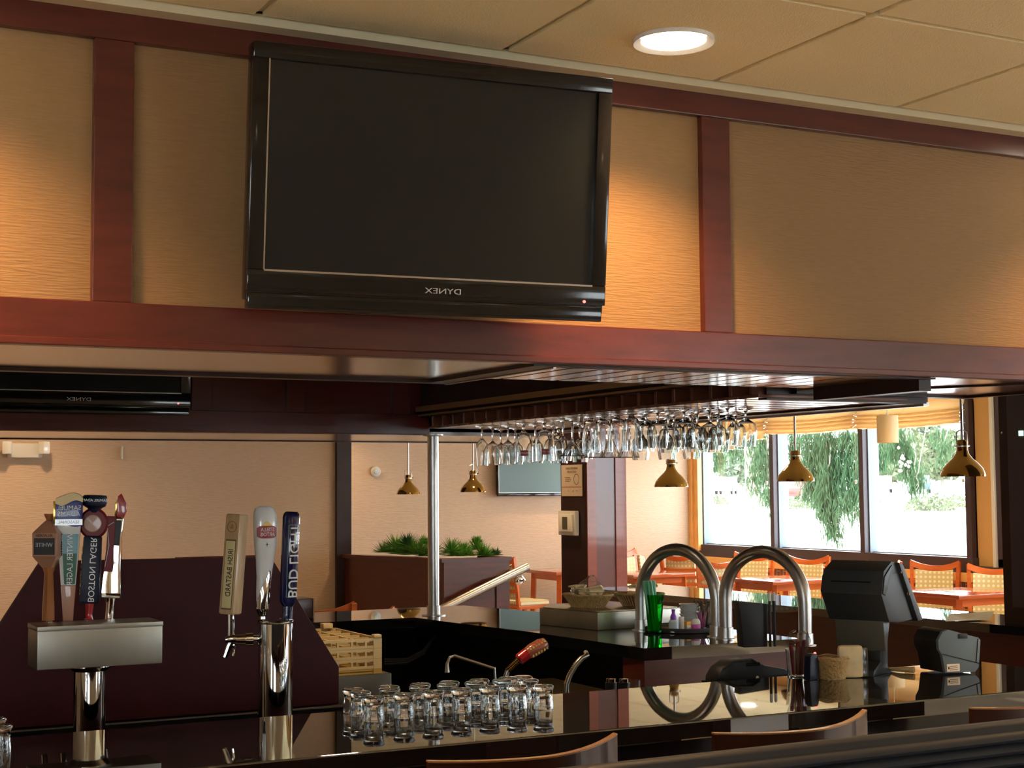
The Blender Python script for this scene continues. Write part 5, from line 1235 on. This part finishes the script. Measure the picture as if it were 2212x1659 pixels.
MB().lathe([(0, .028), (.0205, .028), (.020, .038), (.014, .048), (0, .051)], (0, 0, 0), 20, sy=.7).build('cap', 'paper', t)
q = tray(1516, 1346)
pint('small clear glass of cotton swabs at the right side of the tray', q, 'glass', .072, .018, .027)
w = MB()
for i_ in range(14): w.tube([Vector((random.uniform(-.008, .008), random.uniform(-.008, .008), .009)), Vector((random.uniform(-.022, .022), random.uniform(-.02, .02), .068))], .0016, 5)
tag(w.build('cotton_swabs', 'pink', loc=q), 'pinkish cotton swab sticks fanned in the small tray glass', 'swabs', kind='stuff')
q = tray(1524, 1336)
pint('clear glass of brown stirrers at the far right of the tray', q, 'glass', .085, .022, .030)
w = MB()
for i_ in range(40):
    b_ = Vector((random.uniform(-.01, .01), random.uniform(-.01, .01), .009)); e = Vector((random.uniform(-.035, .035), random.uniform(-.03, .03), .105+random.uniform(-.012, .008)))
    w.tube([b_, e], .0012, 4).obox(e, (.012, .006, .004), Euler((random.random()*3, random.random()*3, 0)).to_matrix())
tag(w.build('stirrers', 'brown_stick', loc=q), 'bunch of brown curly-topped stirrers in the right tray glass', 'stirrers', kind='stuff')
# ------------------------------------------------------------------ inside the bar
# glass-washing racks on a grey block
t = thing('dish_machine', 'grey-brown steel block under the beige glass rack', 'steel block', (2.0, 5.35, 0))
q0 = at(738, 1461, Y=5.2); q1 = at(846, 1453, Y=5.2); bx = 1.62
MB().box(bx, q1.x, 5.20, 5.70, .60, q0.z-.0).build('top_block', 'underbar_steel', t, world=True, bevel=.004)
MB().box(bx+.03, q1.x-.03, 5.23, 5.67, 0, .60).build('base', 'black_void', t, world=True)
zr = q0.z+.0005; xr = at(826, 1450, Y=5.2).x
def crate(z, h, label, mt, first=None):
    t = thing('glass_crate', label, 'glass rack', (xr-.25, 5.455, z), 0, 'stacked beige glass racks')
    w = MB(); W_, D_ = .25, .24
    for (x0, x1, y0, y1) in ((-W_, W_, -D_, -D_+.008), (-W_, W_, D_-.008, D_), (-W_, -W_+.008, -D_, D_), (W_-.008, W_, -D_, D_)):
        w.box(x0, x1, y0, y1, 0, .010).box(x0, x1, y0, y1, h-.010, h)
        n_ = 9
        for i in range(n_+1):
            if x1-x0 > .1: xx = x0+(x1-x0-.008)*i/n_; w.box(xx, xx+.008, y0, y1, .01, h-.01)
            else: yy = y0+(y1-y0-.008)*i/n_; w.box(x0, x1, yy, yy+.008, .01, h-.01)
    for sx in (-1, 1):
        for sy in (-1, 1): w.box(sx*W_-.03 if sx > 0 else -W_, W_+.003 if sx > 0 else -W_+.03, sy*D_-.03 if sy > 0 else -D_-.003, D_+.003 if sy > 0 else -D_+.03, 0, h)
    w.build('walls', mt, t, smooth=0)
    g_ = MB()
    for i in range(1, 5): g_.box(-W_+.01+.1*i-.003, -W_+.01+.1*i+.003, -D_+.01, D_-.01, h*.35, h*.9).box(-W_+.01, W_-.01, -D_+.096*i-.003, -D_+.096*i+.003, h*.35, h*.9)
    g_.build('dividers', mt, t, smooth=0)
    return t
tot_h = at(826, 1378, Y=5.2).z-zr
hs = [tot_h*.14, tot_h*.285, tot_h*.285, tot_h*.29]; z_ = zr
for i_, h_ in enumerate(hs):
    crate(z_, h_-.001, ['solid mustard bottom tray of the stacked glass racks', 'lower middle beige lattice glass rack of the stack', 'upper middle beige lattice glass rack of the stack', 'topmost beige glass rack with open square compartments'][i_], 'mustard_plastic' if i_ == 0 else 'beige_plastic'); z_ += h_
tabs = MB().box(xr-.028, xr+.002, 5.21, 5.24, z_, z_+.012).box(xr-.06, xr-.02, 5.66, 5.70, z_, z_+.02)
tag(tabs.build('rack_lugs', 'beige_plastic', bevel=.003), 'pair of beige corner lugs on top of the rack stack', 'rack part')
# sink faucet
a = at(966, 1446, Y=4.95); b = at(972, 1420, Y=4.95); c1 = at(1068, 1444, Y=4.80)
t = thing('sink_faucet', 'thin bent steel sink faucet behind the tumblers', 'faucet', (c1.x, c1.y, .9))
MB().tube([a+Vector((0, 0, -.01)), a+Vector((0, 0, .02)), b, b+Vector((.02, 0, .004)), c1, c1+Vector((.01, 0, -.12))], [.009, .006, .0055, .0055, .0055, .0055], 10).build('spout', 'steel_pipe', t, world=True)
MB().lathe([(0, 0), (.03, 0), (.028, .02), (0, .03)], (c1.x+.01, c1.y, .902), 20).build('base', 'steel_pipe', t, world=True)
# soda gun and hoses
a = at(1098, 1447, Y=4.85); b = at(1122, 1424, Y=4.85); c2 = at(1138, 1412, Y=4.85); d2 = at(1178, 1389, Y=4.85)
t = thing('soda_gun', 'red and clear soda gun pointing up right behind the tumblers', 'soda gun', (a.x, a.y, a.z-.02))
w = MB()
for i_ in range(9): w.tube([a.lerp(b, i_/9-.1), a.lerp(b, (i_+.7)/9-.1)], .011, 14)
w.build('ribbed_collar', 'brass', t, world=True)
MB().tube([b-(b-a)*.1, b, c2], [.014, .021, .022], 18).build('red_neck', 'red', t, world=True)
dv = (d2-c2).normalized()
MB().tube([c2, c2+dv*.02, d2-dv*.02, d2], [.021, .026, .026, .020], 18).build('body', 'gun_clear', t, world=True)
w = MB(); nv = Vector((-dv.z, 0, dv.x))
for i_ in range(6):
    for j_ in (-1, 0, 1): w.obox(c2+dv*(.012+.0125*i_)+nv*(.018+abs(j_)*-.004)+Vector((0, -.012+j_*.008, 0)), (.007, .006, .006))
    w.obox(c2+dv*(.010+.0125*i_)-nv*.012+Vector((0, -.024, 0)), (.006, .004, .008))
w.build('buttons', 'lettering_gold', t, world=True)
MB().tube([a-(b-a)*.05, a-Vector((.02, 0, .05)), a-Vector((.0, 0, .13))], .010, 12).build('hose', 'steel', t, world=True)
q = [at(*p_, Y=4.5) for p_ in ((1224, 1478), (1230, 1460), (1243, 1437), (1256, 1422), (1268, 1416))]
t = thing('braided_hose', 'braided steel hose curving up beneath the far counter', 'hose', (q[0].x, 4.5, .9))
pts = [Vector((q[0].x, 4.5, .902))]+q+[q[-1]+Vector((.03, .06, .003))]
MB().tube(pts, .0085, 12).build('hose', 'steel', t, world=True)
w = MB()
for i_ in range(0, 26):
    s_ = i_/26*4; k_ = int(s_); f_ = s_-k_; p_ = q[k_].lerp(q[k_+1], f_); w.obox(p_, (.020, .004, .003), Euler((0, .5, 0)).to_matrix())
w.build('braid', 'lettering_gold', t, world=True)
for i_, (u_, lb_) in enumerate(((1320, 'left of the two small chrome-capped black bottles by the counter end'), (1348, 'right of the two small chrome-capped black bottles by the counter end'))):
    q = at(u_, 1466, Y=4.38)
    t = thing('black_bottle', lb_, 'bottle', (q.x, 4.38, .9))
    MB().lathe([(0, 0), (.020, 0), (.020, q.z-.9-.012), (0, q.z-.9-.012)], (0, 0, 0), 18).build('body', 'black_plastic', t); MB().lathe([(0, q.z-.9-.012), (.017, q.z-.9-.012), (.017, q.z-.9), (0, q.z-.9+.001)], (0, 0, 0), 18).build('cap', 'chrome', t)
q = at(1386, 1468, Y=4.55); t = thing('clear_cup', 'small clear cup standing against the counter end', 'cup', (q.x-.03, 4.55, .9)); MB().lathe([(0, 0), (.018, 0), (.022, q.z-.9), (.020, q.z-.9), (.016, .004), (0, .004)], (0, 0, 0), 18).build('cup_body', 'glass', t)
# dark hoses under the far counter
w = MB()
for dz_ in (0, .012, .024):
    w.tube([at(830, 1425+dz_*400, Y=6.24), at(880, 1424+dz_*300, Y=6.24), at(915, 1405+dz_*300, Y=6.26), at(940, 1374, Y=6.28)], .006, 8)
tag(w.build('drain_hoses', 'pos_grey'), 'bundle of dark hoses sagging under the far counter', 'hose')
# brown box at left on the far counter
q = at(640, 1332, Z=ZB); q1 = at(678, 1331, Z=ZB)
t = thing('wooden_stand', 'dark brown boxy stand on the far counter just right of the maroon divider', 'stand', (q1.x-.12, 6.62, ZB))
x1_ = at(678, 1331, Y=6.55).x; zt_ = at(670, 1293, Y=6.55).z
MB().box(x1_-.30, x1_, 6.55, 6.70, ZB+.0005, zt_).build('box', 'mahogany', t, world=True, bevel=.003)
MB().box(x1_-.006, x1_+.001, 6.545, 6.70, ZB+.001, zt_).build('pale_edge', 'maple', t, world=True)
